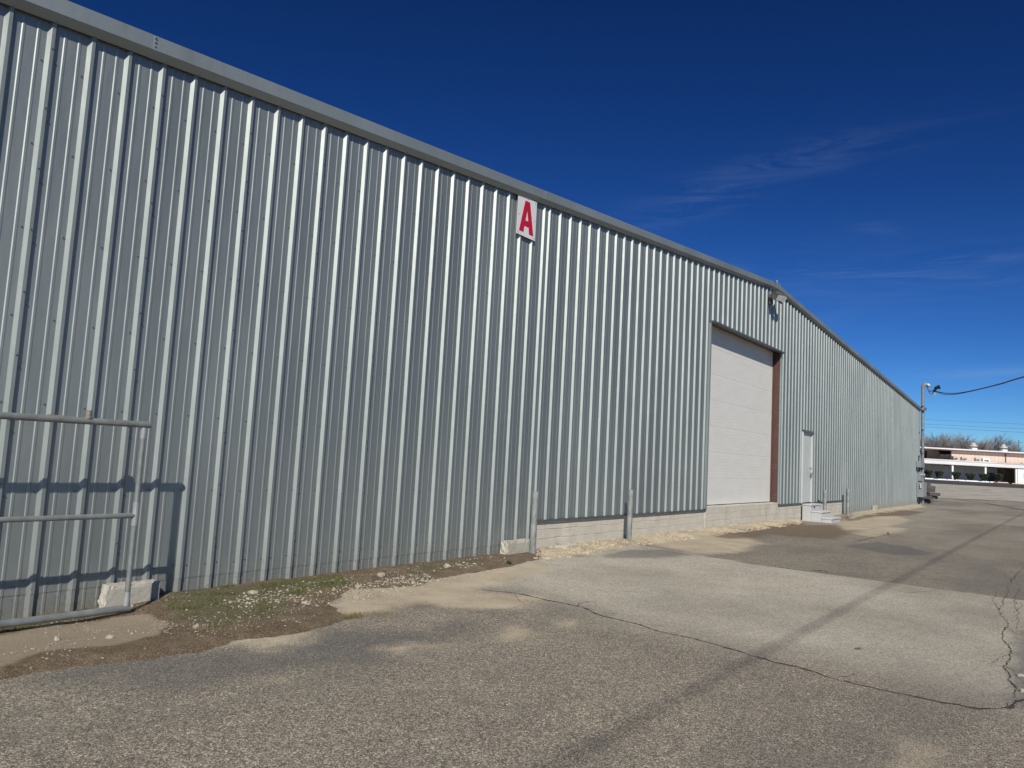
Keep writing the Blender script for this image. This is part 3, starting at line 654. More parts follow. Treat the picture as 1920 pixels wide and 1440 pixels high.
# ------------------------------------------------------------------ bollards
def bollard(x, y, z0, h, r, label):
    b = empty('bollard', (x, y, z0), label=label, cat='bollard', group='galvanised pipe bollards along the wall')
    m2 = MB(); n = 18
    m2.tube([(0, 0, -.1), (0, 0, h)], r, n, False)
    m2.tube([(0, 0, h), (0, 0, h-.1)], r-.006, n, False)
    vs = []; 
    for rr in (r, r-.006): vs += [(rr*math.cos(2*math.pi*k/n), rr*math.sin(2*math.pi*k/n), h+random.uniform(-.003, .001)) for k in range(n)]
    m2.add(vs, [(k, (k+1) % n, n+(k+1) % n, n+k) for k in range(n)]); o = m2.build('pipe', M['bollard'], b)
    m2 = MB(); m2.tube([(0, 0, h-.05), (0, 0, h-.045)], r-.007, n); m2.build('concrete_fill', M['conc'], b)
    return b
bollard(9.06, -.25, .03, .88, .048, 'grey pipe bollard beside the concrete footing below the letter A sign')
bollard(12.02, -.25, .04, .88, .048, 'paint-flecked pipe bollard standing against the board-marked foundation left of the big door')
bollard(24.80, -.30, -.03, .88, .055, 'worn pipe bollard just behind the concrete steps')
bollard(28.02, -.25, -.02, .885, .055, 'worn pipe bollard where the ribbed wall drops back to the ground')

# ------------------------------------------------------------------ steps
st = empty('concrete_steps', (23.25, 0, -.05), label='three grey precast concrete steps below the white service door', cat='steps')
def sbox(x0, x1, y0, y1, z0, z1, name, c=.012): m2 = MB(); m2.bbox(x0, x1, y0, y1, z0, z1, c); return m2.build(name, M['step'], st)
for y0, y1, zt in ((-.30, -.051, .485), (-.60, -.30, .30), (-.88, -.60, .135)):
    sbox(0.0, 1.05, y0+.002, -.051 if y1 > -.1 else y1, -.06, zt-.045, 'riser')
    sbox(-.015, 1.065, y0-.022, y1-.002 if y1 < -.1 else -.052, zt-.043, zt, 'tread', .014)
m2 = MB(); m2.box(.32, .42, -.303, -.2985, .36, .42); m2.build('lifting_plate', M['dark'], st)
# broken footing lumps by the wall
def chunk(name, x0, x1, y0, y1, z0, z1, label, seed, broken=True):
    rnd = random.Random(seed); nx, ny, nz_ = 14, 5, 7; import bmesh
    bm = bmesh.new(); g = {}
    for i in range(nx+1):
        for j in range(ny+1):
            for k in range(nz_+1):
                if i in (0, nx) or j in (0, ny) or k in (0, nz_):
                    X_ = x0+(x1-x0)*i/nx; Y_ = y0+(y1-y0)*j/ny; Z_ = z0+(z1-z0)*k/nz_
                    w_ = .006
                    if broken and i == 0: X_ += rnd.uniform(-.005, .022)+.05*max(0, k/nz_-.5)
                    if broken and i == 1: X_ += rnd.uniform(-.004, .008)+.02*max(0, k/nz_-.5)
                    if k == nz_ : Z_ -= rnd.uniform(0, .010)
                    if k == nz_ and j == 0: Y_ += rnd.uniform(.0, .015); Z_ -= rnd.uniform(0, .01)
                    g[i, j, k] = bm.verts.new((X_+rnd.uniform(-w_, w_)*.2, Y_+rnd.uniform(-w_, w_)*.18, Z_+rnd.uniform(-w_, w_)*.2))
    def q(*a): bm.faces.new([g[t] for t in a])
    for i in range(nx):
        for k in range(nz_):
            for j in (0, ny): q((i,j,k),(i+1,j,k),(i+1,j,k+1),(i,j,k+1))
        for j in range(ny):
            for k in (0, nz_): q((i,j,k),(i+1,j,k),(i+1,j+1,k),(i,j+1,k))
    for j in range(ny):
        for k in range(nz_):
            for i in (0, nx): q((i,j,k),(i,j+1,k),(i,j+1,k+1),(i,j,k+1))
    bmesh.ops.recalc_face_normals(bm, faces=bm.faces); me = bpy.data.meshes.new(name); bm.to_mesh(me); bm.free(); me.materials.append(M['foot'])
    o = bpy.data.objects.new(name, me); col.objects.link(o); return tag(o, label=label, cat='concrete block')
chunk('concrete_block', 3.06, 3.52, -.16, -.036, -.08, .165, 'chipped concrete block against the wall behind the pipe fence post', 1)
chunk('concrete_block', 8.56, 9.14, -.17, -.036, -.08, .205, 'pale concrete footing block against the wall beside the first bollard', 2)
chunk('concrete_block', 33.0, 33.4, -.16, -.036, -.08, .17, 'small concrete block at the foot of the far ribbed wall', 3, False)
chunk('concrete_block', 9.9, 10.15, -.30, -.08, -.02, .085, 'low broken concrete lump in the pale rubble right of the first bollard', 4)

# ------------------------------------------------------------------ electrical service at the far corner
def thing1(m2, name, m_, label, cat, group=None, **k): return m2.build(name, m_, None, label=label, cat=cat, group=group, **k)
ms = empty('service_mast', (44.62, -.14, 0), label='tall galvanised electrical service mast rising past the far corner of the eave', cat='mast')
m2 = MB(); m2.tube([(0, 0, -.05), (0, 0, 6.15)], .072, 14); m2.build('pole', M['pipe'], ms)
m2 = MB(); m2.tube([(0, 0, 6.12), (0, -.02, 6.22), (0, -.10, 6.30), (0, -.24, 6.30), (0, -.33, 6.22)], [.085, .10, .11, .105, .085], 12); m2.build('weatherhead', M['weld'], ms)
for zz in (5.15, 3.9, 2.65):
    m2 = MB(); m2.tube([(0, 0, zz-.03), (0, 0, zz+.03)], .085, 12); m2.box(-.5, -.05, -.04, .0, zz-.02, zz+.02); m2.build('clamp', M['screw'], ms)
m2 = MB(); m2.tube([(0, -.02, 5.85), (0, -.35, 5.72), (0, -.62, 5.80)], .015, 6); m2.tube([(0, -.55, 5.72), (0, -.55, 5.88)], .045, 8); m2.build('insulator', M['weld'], ms)
m2 = MB(); m2.tube([(0, -.50, 5.9), (0, -.62, 6.12), (0, -.80, 6.18)], [.05, .09, .12], 10); m2.build('cable_clamp_cover', M['black'], ms)
def cable(name, pts, r, label, group=None, mt='black'):
    P = [Vector(p) for p in pts]; out = []
    for i in range(len(P)-1):
        p0, p1, p2, p3 = P[max(i-1, 0)], P[i], P[i+1], P[min(i+2, len(P)-1)]
        for s in range(8):
            t = s/8; out.append(.5*((2*p1)+(p2-p0)*t+(2*p0-5*p1+4*p2-p3)*t*t+(3*p1-p0-3*p2+p3)*t**3))
    out.append(P[-1]); m3 = MB(); m3.tube(out, r, 6); return thing1(m3, name, M[mt], label, 'cable', group)
cable('service_cable', [(44.62,-.33,6.22),(44.62,-.45,5.95),(44.62,-.64,5.97),(44.62,-1.13,5.85),(44.62,-1.61,5.83),(44.62,-2.09,5.90),(44.62,-2.79,6.07),(44.62,-3.7,6.34),(44.62,-4.6,6.65),(44.5,-9,8.0),(44.3,-15,9.5)], .022, 'thick black service cable sagging from the mast, the upper strand', 'overhead cables')
cable('service_cable', [(44.62,-.33,6.20),(44.62,-.50,5.80),(44.62,-.70,5.92),(44.62,-1.2,5.77),(44.62,-1.7,5.79),(44.62,-2.3,5.92),(44.62,-2.75,6.04),(44.62,-3.7,6.31),(44.62,-4.6,6.62),(44.5,-9,7.96),(44.3,-15,9.46)], .016, 'thinner black service cable looping just under the thick one at the mast', 'overhead cables')
m2 = MB(); m2.bbox(43.3, 44.5, -.25, -.035, 1.90, 2.21, .008); thing1(m2, 'wire_trough', M['box'], 'long grey wire trough box on the wall beside the mast', 'electrical box')
cb = empty('electrical_cabinet', (43.9, -.15, .38), label='grey electrical cabinet low on the far corner below the meters', cat='electrical box')
m2 = MB(); m2.bbox(-.4, .62, -.20, .11, 0, .76, .01); m2.build('cabinet_body', M['box'], cb)
m2 = MB(); m2.bbox(-.30, .52, -.215, -.201, .04, .72, .004); m2.build('cabinet_door', M['box'], cb)
m2 = MB(); m2.bbox(-.48, -.405, -.11, -.04, .46, .68, .01); m2.build('side_switch', M['vent'], cb)
for i, (xx, yy) in enumerate(((43.95, -.09), (44.35, -.12))):
    mt_ = empty('electric_meter', (xx, yy, 1.2), label=['round glass electric meter nearest the ribbed wall, above the grey cabinet', 'round glass electric meter closest to the mast pipe, above the cabinet'][i], cat='meter', group='electric meters at the corner')
    m2 = MB(); m2.bbox(-.13, .13, -.08, .05, 0, .46, .01); m2.build('meter_can', M['box'], mt_)
    m2 = MB(); m2.tube([(0, -.08, .32), (0, -.15, .32), (0, -.18, .32)], [.09, .085, .05], 14); m2.build('meter_glass', M['weld'], mt_)
for P_, lab in (([(44.0, -.12, 2.21), (44.0, -.12, 2.55), (44.0, -.04, 2.62)], 'short conduit pipe rising from the grey wire trough into the wall'), ([(44.15, -.10, 1.9), (44.15, -.10, 1.64)], 'conduit nipple between the grey wire trough and the meters'), ([(44.3, -.10, .37), (44.3, -.10, -.05)], 'conduit pipe running from the grey cabinet into the ground')):
    m2 = MB(); m2.tube(P_, .03, 8); thing1(m2, 'conduit', M['pipe'], lab, 'conduit')

# stacked timbers beyond the corner
def beam(x, y, z, ln, a, b, rz, label):
    m2 = MB(); r1 = random.Random(int(x*100+z*77)); n = 9; vs = []; fs = []
    for i in range(n+1):
        t = -ln/2+ln*i/n; j = lambda: r1.uniform(-.012, .012)
        vs += [(t, -a/2+j(), j()), (t, a/2+j(), j()), (t, a/2+j(), b+j()), (t, -a/2+j(), b+j())]
    for i in range(n):
        for k in range(4): fs.append((4*i+k, 4*i+(k+1) % 4, 4*i+4+(k+1) % 4, 4*i+4+k))
    fs += [(3,2,1,0), (4*n,4*n+1,4*n+2,4*n+3)]
    m2.add(vs, fs); o = m2.build('timber_beam', M['timber'], None, label=label, cat='timber', group='weathered timbers stacked past the corner'); o.location = (x, y, z); o.rotation_euler = (0, 0, rz); return o
lv = ['lowest', 'second', 'third', 'fourth', 'fifth']
for k, (yl, zz) in enumerate([(-.28, .24), (-.25, .43), (-.20, .62), (-.06, .80), (.0, .96)]):
    beam(46.7-.05*k, yl+[.10,-.03,.09,-.08,.02][k], zz, [1.05,.9,1.0,.85,.8][k], .24+.2*(k < 3), [.17,.16,.17,.15,.16][k], R([-14,-26,-10,-30,-18][k]), 'weathered grey timber stacked behind the cabinet, %s layer from the ground' % lv[k])
beam(46.4, -.18, .05, 1.5, .14, .17, R(20), 'short dark timber bearer lying on the ground under the stack')

# ------------------------------------------------------------------ overhead line above the yard: throws the long thin shadow
def yardz(x): return 8.0
m2 = MB(); m2.tube([(x_, -4.62-.82*8.0+ (.03*math.sin(x_*.1)), 8.0) for x_ in range(-160, 321, 16)], .0135, 8)
thing1(m2, 'overhead_cable', M['black'], 'heavy overhead cable running parallel to the wall above the yard', 'cable', 'overhead cables')

# ------------------------------------------------------------------ far buildings
RZ = math.atan2(RH[1], RH[0])
def fempty(name, u, D, z, **t):
    x_, y_ = RH*u+WH*D; return empty(name, (x_, y_+CAM[1], z), RZ, **t)
GZ = 1.05
low = fempty('canopy_building', 68, 110, GZ, label='low building with white canopy roof on white posts behind clipped shrubs', cat='building')
def q(m2, name, m_, par, **t): return m2.build(name, m_, par, **t)
b = MB(); b.box(-40, 7.0, 4.5, 5.0, -.3, 3.1); q(b, 'wall', M['greywall'], low)
b = MB(); b.prism([(-.05, 2.35), (-.05, 2.72), (0, 2.78), (7.6, 3.25), (7.6, 2.9), (.1, 2.45), (.1, 2.35)], (-40, 0, 0), (0,1,0), (0,0,1), (0,0,0), (66,0,0)); q(b, 'canopy_roof', M['roofwhite'], low)
for px_ in (-2.45, 2.42, 6.95, -7.3, -12.2):
    b = MB(); b.box(px_-.13, px_+.13, .15, .41, -.2, 2.37); q(b, 'post', M['white'], low)
for lx in (-5.75, -.85, 6.0):
    b = MB(); b.box(lx-.42, lx+.42, 4.42, 4.49, 2.25, 2.52); f = q(b, 'louvre', M['pinkdark'], low)
b = MB(); b.box(4.9, 6.6, 4.42, 4.49, -.2, 1.5); dd = q(b, 'door', M['bluedoor'], low)
b = MB(); b.box(6.45, 6.52, 4.38, 4.42, .6, .75); q(b, 'handle', M['weld'], dd)
for k in range(30):
    b = MB(); x0 = 7.12+k*.6; b.box(x0, x0+.585, .12+.02*(k % 2), .6, -.2, 2.34); q(b, 'white_panel', M['white'], low)
b = MB(); b.box(8.0, 8.9, .05, .12, .9, 1.7); wf = q(b, 'window', M['white'], low); b = MB(); b.box(8.1, 8.8, .03, .05, 1.0, 1.6); q(b, 'pane', M['glass'], wf)
big_ = fempty('pink_building', 76, 118, GZ, label='long pink ribbed building with shallow white roof rising behind the canopy', cat='building')
for k in range(-8, 46):           # cladding sheets
    x0 = -5.95+(k+8)*.62*1.0
    b = MB(); b.box(x0, x0+.59, .0, .25, -.3, 5.0); b.box(x0+.59, x0+.62, .03, .2, -.3, 5.0); q(b, 'cladding_panel', M['pink'], big_)
b = MB(); b.box(-46, -5.95, 3.4, 3.7, -.3, 5.0); q(b, 'recessed_wall', M['pink'], big_)
b = MB(); b.box(-9.3, -8.0, 3.32, 3.39, 2.2, 4.5); q(b, 'door', M['pinkdark'], big_)
b = MB(); b.prism([(-.6, 4.82), (-.6, 5.0), (0, 5.05), (12, 5.55), (24, 5.0), (24, 4.8)], (-46, 0, 0), (0,1,0), (0,0,1), (0,0,0), (75,0,0)); q(b, 'roof', M['roofwhite'], big_)
b = MB(); b.box(-46, 29, -.66, -.55, 4.66, 4.84); q(b, 'eave_gutter', M['pinkdark'], big_)
for xd in (2.55, 14.5, -6.1):
    b = MB(); b.box(xd-.06, xd+.06, -.12, -.01, 2.2, 4.8); q(b, 'downpipe', M['pinkdark'], big_)
for xa, wd_, zz, hh, mm in ((-4.2, .8, 3.35, .45, 'vent'), (-2.1, .62, 3.3, .5, 'vent'), (-.75, 1.1, 3.25, .55, 'white'), (5.2, .5, 3.1, .3, 'vent'), (-5.6, .7, 3.3, .55, 'foot')):
    b = MB(); b.prism([(-.55, 0), (-.55, hh*.55), (-.35, hh), (0, hh), (0, 0)], (xa-wd_/2, -.01, zz), (0,1,0), (0,0,1), (0,0,0), (wd_,0,0)); v = q(b, 'wall_hood', M[mm], big_)
    b = MB(); b.box(xa-wd_*.35, xa+wd_*.35, -.575, -.562, zz+.05, zz+hh*.42); q(b, 'grille', M['dark'], v)
for xv in (-4.55+4.2, 5.05-.9+.4, 9.15, 13.8):
    v = MB(); v.box(xv-.40, xv+.40, 3.05, 3.85, 5.1, 5.45); cu = q(v, 'vent_curb', M['white'], big_)
    v = MB(); v.tube([(xv, 3.45, 5.55), (xv, 3.45, 5.68), (xv, 3.45, 5.72), (xv, 3.45, 5.92), (xv, 3.45, 5.98), (xv, 3.45, 6.25), (xv, 3.45, 6.33)], [.3, .3, .62, .58, .36, .33, .15], 16); q(v, 'vent_cap', M['vent'], cu)
# shrubs along the far border
def leafmass(n, wx, wy, h, seed):
    r = np.random.default_rng(seed); vs = []; fs = []
    for i in range(n):
        t = r.random()**.6; a = r.random()*6.283; k = (.3+.7*t)*(.85+.12*math.sin(a*3+seed))
        rr = r.random()**.35*k; x_ = rr*math.cos(a)*wx/2; y_ = rr*math.sin(a)*wy/2; z_ = h*(.22+.78*t)+r.normal()*.03
        s = .07; d = r.normal(size=(3, 3))*s
        b0 = len(vs); vs += [(x_+d[0,0], y_+d[0,1], z_+d[0,2]), (x_+d[1,0], y_+d[1,1], z_+d[1,2]), (x_+d[2,0], y_+d[2,1], z_+d[2,2])]; fs.append((b0, b0+1, b0+2))
    return vs, fs
sl_ = ['leftmost dark clipped shrub beside the mast', 'second dark clipped shrub from the mast, touching the first', 'narrow clipped shrub in front of the left canopy post', 'clipped shrub midway between the two canopy posts', 'wide clipped shrub just left of the middle canopy post', 'rightmost clipped shrub, right of the middle canopy post']
for i, (uc, wd_, hh) in enumerate(((62.0, 1.35, 1.25), (63.6, 1.3, 1.2), (66.1, 1.4, 1.2), (68.2, 1.5, 1.15), (70.3, 1.7, 1.15), (72.4, 1.75, 1.3))):
    s = fempty('clipped_shrub', uc*.985, 108.6, GZ, label=sl_[i]+' along the far white border', cat='shrub', group='clipped shrubs along the far building')
    vs, fs = leafmass(2600, wd_, 1.3, hh, i+1); b = MB(); b.add(vs, fs); b.build('foliage', M['leaf'], s)
    b = MB(); [b.tube([(0, 0, -.1), (dx_*.4, 0, .35), (dx_, .0, .8)], [.05, .04, .02], 5) for dx_ in (-.35, .0, .3)]; b.build('stem', M['bark'], s)
def stop(u, D, ln, mm, label, grp, z=GZ, h=.13, w_=.18):
    s = fempty('x', u, D, z); bpy.data.objects.remove(s)
    b = MB(); b.prism([(-w_/2, 0), (w_/2, 0), (w_*.35, h), (-w_*.35, h)], (-ln/2, 0, 0), (0,1,0), (0,0,1), (0,0,0), (ln,0,0))
    o = b.build('parking_stop', M[mm], None, label=label, cat='parking stop', group=grp); x_, y_ = RH*u+WH*D; o.location = (x_, y_+CAM[1], z); o.rotation_euler = (0, 0, RZ); return o
wl = ['at the left end beside the meters', 'below the second shrub', 'left of the left canopy post', 'right of the left canopy post', 'in front of the middle shrub', 'left of the middle canopy post', 'at the foot of the middle canopy post', 'at the right end of the shrubs']
for i, (ua, ub) in enumerate(((60.2,61.5),(62.1,63.3),(63.5,64.3),(64.7,66.0),(66.2,67.9),(68.5,69.5),(69.6,70.3),(70.7,72.2))):
    stop((ua+ub)/2, 108.0, ub-ua, 'white', 'low white border block %s' % wl[i], 'white border blocks before the shrubs', GZ, .2, .2)
yl = ['white kerb block at the left of the far road edge', 'white kerb block left of the red one on the far road edge', 'faded red kerb block on the far road edge', 'yellow kerb block before the far blue door', 'yellow kerb block right of the far blue door']
for i, (ua, ub, mm) in enumerate(((60.5,63.6,'white'),(64.0,67.6,'white'),(69.0,71.2,'redpaint'),(71.6,73.2,'yellow'),(73.4,75.0,'yellow'))):
    stop((ua+ub)/2, 106.2, ub-ua, mm, yl[i], 'kerb blocks on the far road edge', GZ+.02, .12, .16)

# ------------------------------------------------------------------ bare winter trees behind
def tree_mesh(seed, H):
    r = random.Random(seed); tr = MB(); cr = MB()
    def grow(p, d, ln, rad, lvl):
        k = 3 if lvl < 3 else 2; pts = [p]; q_ = p; dd_ = d
        for i in range(k):
            dd_ = (dd_+Vector((r.uniform(-.22,.22), r.uniform(-.22,.22), r.uniform(-.02,.2)))).normalized(); q_ = q_+dd_*ln/k; pts.append(q_)
        (tr if lvl == 0 else cr).tube(pts, [rad*(1-.55*i/k) for i in range(k+1)], 5 if lvl < 2 else 3, False)
        if lvl >= 4: return
        nb = [8, 6, 5, 7][lvl]
        for i in range(nb):
            t = (.35 if lvl == 0 else .2)+(1-.2)*(i+r.random()*.7)/nb*.8; t = min(t, 1); idx = min(int(t*k), k-1); s = pts[idx].lerp(pts[idx+1], t*k-idx)
            a = r.uniform(0, 6.283); sp = r.uniform(.5, .95); o_ = dd_.orthogonal().normalized(); o_ = Matrix.Rotation(a, 3, dd_) @ o_
            nd = (dd_+o_*sp+Vector((0,0,.15))).normalized()
            grow(s, nd, ln*r.uniform(.5, .72), rad*.5, lvl+1)
    grow(Vector((0,0,0)), Vector((0,0,1)), H*.42, .17, 0)
    k = H/max(v[2] for v in cr.v)
    for q_ in (tr, cr): q_.v = [(v[0]*k*.85, v[1]*k*.85, v[2]*k) for v in q_.v]
    return tr, cr
variants = []
tl = ['bare grey tree partly behind the mast', 'bare flat-topped tree, second from the mast', 'bare tree with upright twigs left of the first roof vent', 'tall bare tree rising just left of the first roof vent', 'bare tree directly behind the first roof vent', 'bare tree between the first and second roof vents', 'dense bare tree left of the second roof vent', 'tall bare tree behind the second roof vent', 'bare tree just right of the second roof vent', 'lower bare tree right of the second roof vent', 'low bare tree beside the thin pole on the skyline', 'small bare tree at the right end of the tree row', 'bare tree furthest left, hidden by the warehouse corner', 'bare tree of the back row nearest the mast', 'bare tree of the back row above the diagonal wall shadow', 'bare tree of the back row just right of the first vent', 'bare tree of the back row, tallest, left of the second vent', 'bare tree of the back row right of the second vent', 'bare tree of the back row where the row thins out']
for i, (u, D, H) in enumerate(((85.3,151,9.3),(88.0,156,9.2),(90.3,150,9.2),(92.6,155,10),(95.2,151,9.4),(97.4,156,9.8),(99.4,150,9.6),(101.4,154,10),(103.2,151,9.3),(105.3,155,8.4),(107.4,156,6.6),(109.3,152,5.8),(82.5,152,9.2),(86.8,160,9.6),(91.6,161,9.9),(96.6,160,10),(101.0,161,10.1),(105.0,160,9.4),(108.6,161,7.4))):
    t_ = fempty('bare_tree', u*.975, D, .95, label=tl[i]+', behind the pink roof', cat='tree', group='bare winter trees behind the far building')
    if len(variants) < 4:
        tr, cr = tree_mesh(40+i, 10); a = tr.build('trunk', M['bark'], t_); c_ = cr.build('crown', M['twig'], t_); variants.append((a, c_))
    else:
        for o_ in variants[i % 4]:
            k_ = o_.copy(); col.objects.link(k_); k_.parent = t_
    t_.scale = (H/10*1.35, H/10*1.35, H/10*1.05); t_.rotation_euler[2] = i*1.3
# undergrowth mass under the trees
b = MB(); r = random.Random(5)
for i in range(24000):
    u = r.uniform(60, 118); D = r.uniform(142, 160); x_, y_ = RH*u+WH*D; y_ += CAM[1]; h_ = r.uniform(3.0, 9.5)*min(1, max(.4, (118-u)/15)); z_ = r.uniform(.6, 3)
    dx_, dy_ = r.uniform(-.6, .6), r.uniform(-.6, .6); b.add([(x_, y_, z_), (x_+.03, y_+.03, z_), (x_+dx_, y_+dy_, z_+h_*.7)], [(0,1,2)])
b.build('brushwood', M['twig'], None, kind='stuff', label='grey brown bare brushwood filling the foot of the tree row', cat='brushwood')
pl_ = fempty('utility_pole', 110.8, 162, .9, label='thin dark utility pole on the skyline at the right', cat='utility pole')
b = MB(); b.tube([(0,0,0),(0,0,9.6)], [.13,.09], 6); b.build('pole', M['bark'], pl_); b = MB(); b.box(-.9,.9,-.05,.05,9.0,9.12); b.build('crossarm', M['bark'], pl_)
for i, (z0, z1) in enumerate(((11.3, 11.9), (12.1, 12.9), (10.9, 11.0))):
    P_ = []
    for s_ in range(9):
        u = 60+s_*9; x_, y_ = RH*u+WH*140; P_.append((x_, y_+CAM[1], z0+(z1-z0)*s_/8-.25*math.sin(math.pi*s_/8)))
    b = MB(); b.tube(P_, .022, 4); thing1(b, 'power_line', M['black'], ['middle', 'highest', 'lowest'][i]+' thin power line crossing the sky above the far trees', 'power line', 'power lines behind the far building')

# ------------------------------------------------------------------ loose stones, gravel, grass
def stone_geo(r, s, seed=0):
    t = (1+5**.5)/2
    v = np.array([(-1,t,0),(1,t,0),(-1,-t,0),(1,-t,0),(0,-1,t),(0,1,t),(0,-1,-t),(0,1,-t),(t,0,-1),(t,0,1),(-t,0,-1),(-t,0,1)])/1.9
    v = v*r.uniform(.65, 1.15, size=(12, 1))*s*np.array([r.uniform(.7, 1.3), r.uniform(.7, 1.2), r.uniform(.45, .8)]); a = r.random()*6.28
    v = np.stack([v[:,0]*math.cos(a)-v[:,1]*math.sin(a), v[:,0]*math.sin(a)+v[:,1]*math.cos(a), v[:,2]], 1)
    f = [(0,11,5),(0,5,1),(0,1,7),(0,7,10),(0,10,11),(1,5,9),(5,11,4),(11,10,2),(10,7,6),(7,1,8),(3,9,4),(3,4,2),(3,2,6),(3,6,8),(3,8,9),(4,9,5),(2,4,11),(6,2,10),(8,6,7),(9,8,1)]
    return v, f
r = np.random.default_rng(11)
def surf(x_, y_):
    X_ = np.array([x_]); Y_ = np.array([y_]); return max(float(asz(X_, Y_)[0]), float(dz(X_, Y_)[0]))
def scatter(name, polys, n, smin, smax, m_, label, pw=2.5):
    b = MB(); tot = 0
    for poly, share in polys:
        P = [at(*p) for p in poly]; xs_ = [p[0] for p in P]; ys_ = [p[1] for p in P]; k = int(n*share); c = 0; tries = 0
        XX = r.uniform(min(xs_), max(xs_), k*6); YY = r.uniform(min(ys_), min(max(ys_), -.03), k*6)
        msk = polymask(XX, YY, P, .05, False); prob = np.clip(msk*(fbm(XX, YY, 2.6, 40)*2.6-.85), 0, 1); ok = (r.random(len(XX)) < prob) & (YY < -.02)
        XX = XX[ok][:k]; YY = YY[ok][:k]; ZZ = np.maximum(asz(XX, YY), np.where(dirtf(XX, YY) > .01, dz(XX, YY), -9))
        for x_, y_, z_ in zip(XX, YY, ZZ):
            s = smin+(smax-smin)*r.random()**pw; v, f = stone_geo(r, s/2); b.add(v+np.array([x_, y_, z_+s*.10]), f)
    return b.build(name, m_, None, kind='stuff', label=label, cat='gravel')
scatter('white_gravel', [([(600,1110),(760,1085),(900,1048),(905,1060),(850,1085),(770,1100),(660,1135),(590,1145),(540,1130)], .32), ([(400,1120),(640,1085),(660,1100),(560,1130),(450,1150)], .16),
        ([(1010,1050),(1010,1020),(1200,992),(1500,968),(1500,980),(1350,1000),(1200,1018),(1080,1042)], .52)], 2300, .006, .038, M['stone'], 'broken white limestone gravel scattered along the foot of the wall', 2.6)
scatter('loose_grit', [([(0,1165),(640,1085),(1000,1035),(900,1080),(640,1160),(0,1275)], .55), ([(1000,1060),(1000,1015),(1500,968),(1720,948),(1700,965),(1500,990),(1200,1030)], .45)], 3800, .005, .024, M['stonebrown'], 'dull brown grit and small stones on the bare dirt strip', 2)
scatter('asphalt_grit', [([(300,1440),(0,1300),(640,1180),(1000,1060),(1500,1010),(1900,1000),(1920,1440)], 1.0)], 1100, .004, .016, M['stone'], 'small loose chips of pale stone strewn over the asphalt', 3)
scatter('ochre_rubble', [([(1005,1050),(1005,1012),(1180,990),(1500,965),(1500,982),(1350,1003),(1200,1022),(1080,1045)], .8), ([(1580,972),(1600,958),(1725,940),(1730,952),(1640,966)], .2)], 5000, .012, .05, M['ochre'], 'cream and ochre broken rubble banked against the foundation', 2.2)
rocks = [(1913,1268,.06,'ochre rock lying by the crack at the right edge'), (1917,1297,.045,'small white stone under the ochre rock at the right edge'), (672,1103,.10,'largest pale rock lying at the edge of the sand patch'), (205,1204,.06,'pale rock on the bare dirt below the fence rail end'), (106,1208,.05,'small tan rock on the dirt near the left edge'), (571,1137,.065,'pale rock on brown dirt below the mossy grass'),
         (473,1120,.11,'flat white rock in the mossy grass by the wall'), (714,1085,.10,'white rock close to the wall in the gravel trail'), (838,1068,.09,'white rock at the far end of the gravel trail'), (245,1143,.045,'small white stone beside the fence post foot'), (367,1183,.06,'pale stone in the brown dirt under the grass')]
for px_, py_, s, lab in rocks:
    x_, y_ = at(px_, py_); v, f = stone_geo(r, s*.6); b = MB(); b.add(v, f); o = b.build('rock', M['stone'], None, label=lab, cat='rock', group='loose rocks along the wall'); o.location = (x_, y_, surf(x_, y_)+s*.12)
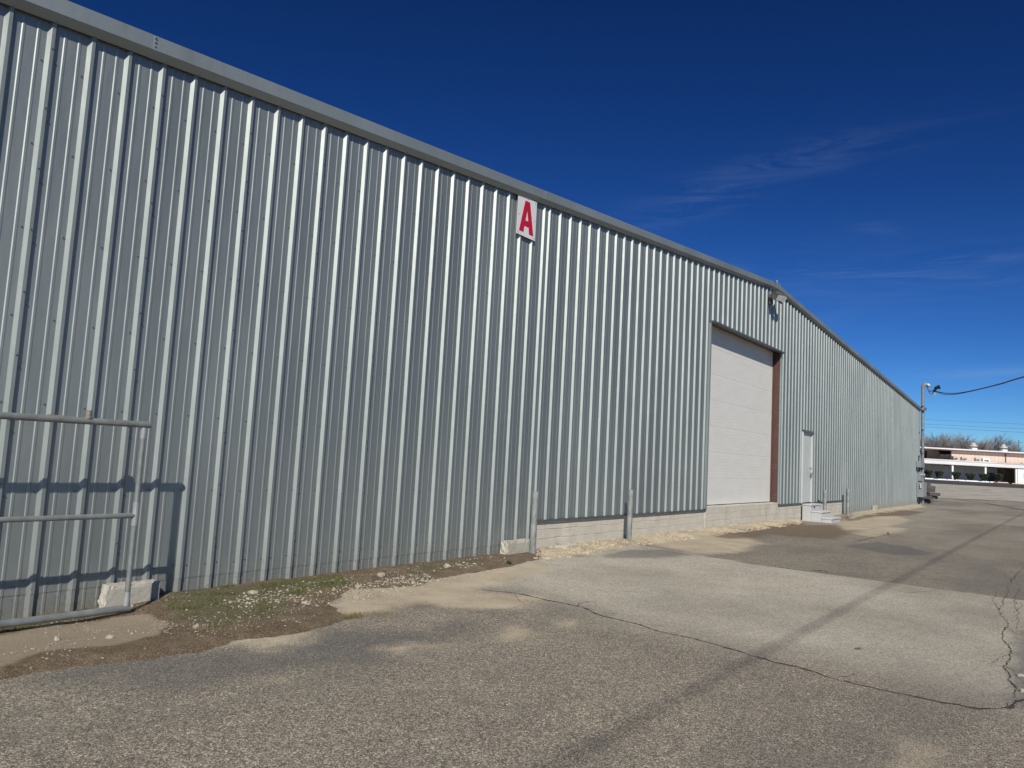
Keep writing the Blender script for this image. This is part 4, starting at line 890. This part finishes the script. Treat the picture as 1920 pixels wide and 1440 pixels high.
def grass(name, polys, n, hmin, hmax, m_, label, cat='grass'):
    b = MB()
    for poly, share in polys:
        P = [at(*p) for p in poly]; xs_ = [p[0] for p in P]; ys_ = [p[1] for p in P]; k = int(n*share)
        XX = r.uniform(min(xs_), max(xs_), k*5); YY = r.uniform(min(ys_), min(max(ys_), -.02), k*5)
        prob = np.clip(polymask(XX, YY, P, .06, False)*(fbm(XX, YY, 3.5, 50)*5-2.6), 0, 1); ok = r.random(len(XX)) < prob; XX = XX[ok][:k]; YY = YY[ok][:k]
        ZZ = np.maximum(asz(XX, YY), np.where(dirtf(XX, YY) > .01, dz(XX, YY), -9))
        for x_, y_, z_ in zip(XX, YY, ZZ):
            h_ = r.uniform(hmin, hmax); a = r.random()*6.28; l_ = r.uniform(.1, .9)*h_; w_ = .0022
            b.add([(x_-w_*math.sin(a), y_+w_*math.cos(a), z_-.003), (x_+w_*math.sin(a), y_-w_*math.cos(a), z_-.003), (x_+l_*math.cos(a), y_+l_*math.sin(a), z_+h_)], [(0,1,2)])
    return b.build(name, m_, None, kind='stuff', label=label, cat=cat)
grass('grass_patch', [([(300,1120),(345,1100),(640,1082),(650,1100),(560,1125),(450,1165),(340,1160)], .8), ([(120,1165),(120,1150),(250,1145),(250,1155)], .05), ([(0,1175),(200,1150),(190,1165),(0,1195)], .1), ([(760,1075),(900,1048),(900,1060),(780,1085)], .05)], 16000, .008, .03, M['grass'], 'low green grass and moss growing in the dirt at the wall foot')
grass('dry_grass', [([(640,1162),(700,1146),(740,1142),(730,1152),(690,1160)], .2), ([(745,1142),(780,1128),(822,1132),(800,1141)], .2), ([(300,1120),(640,1082),(900,1050),(640,1160),(340,1200)], .35), ([(1015,1045),(1010,1022),(1180,1000),(1300,990),(1180,1025)], .25)], 5000, .01, .045, M['dry'], 'thin dry grass tufts in cracks and along the wall')
x_, y_ = at(955, 1059); b = MB()
for i in range(90):
    a = r.random()*6.28; l_ = r.uniform(.02, .06); h_ = r.uniform(.01, .045); w_ = .006
    b.add([(0,0,0), (l_*.5*math.cos(a)-w_*math.sin(a), l_*.5*math.sin(a)+w_*math.cos(a), h_), (l_*math.cos(a), l_*math.sin(a), h_*.8), (l_*.5*math.cos(a)+w_*math.sin(a), l_*.5*math.sin(a)-w_*math.cos(a), h_)], [(0,1,2,3)])
o = b.build('weed', M['grass'], None, label='small green weed growing alone in the sandy asphalt', cat='weed'); o.location = (x_, y_, surf(x_, y_))
x_, y_ = at(1610, 1218); b = MB(); b.add([(-.045,0,.004),(-.02,.016,.012),(.02,.014,.016),(.04,0,.008),(.02,-.012,.014),(-.02,-.014,.010),(.058,-.004,.004)], [(0,1,5),(1,2,4,5),(2,3,4),(3,6,4)])
o = b.build('fallen_leaf', M['bark'], None, label='small dark curled leaf lying on the open asphalt', cat='leaf'); o.location = (x_, y_, surf(x_, y_)); o.rotation_euler = (0, 0, R(-45))
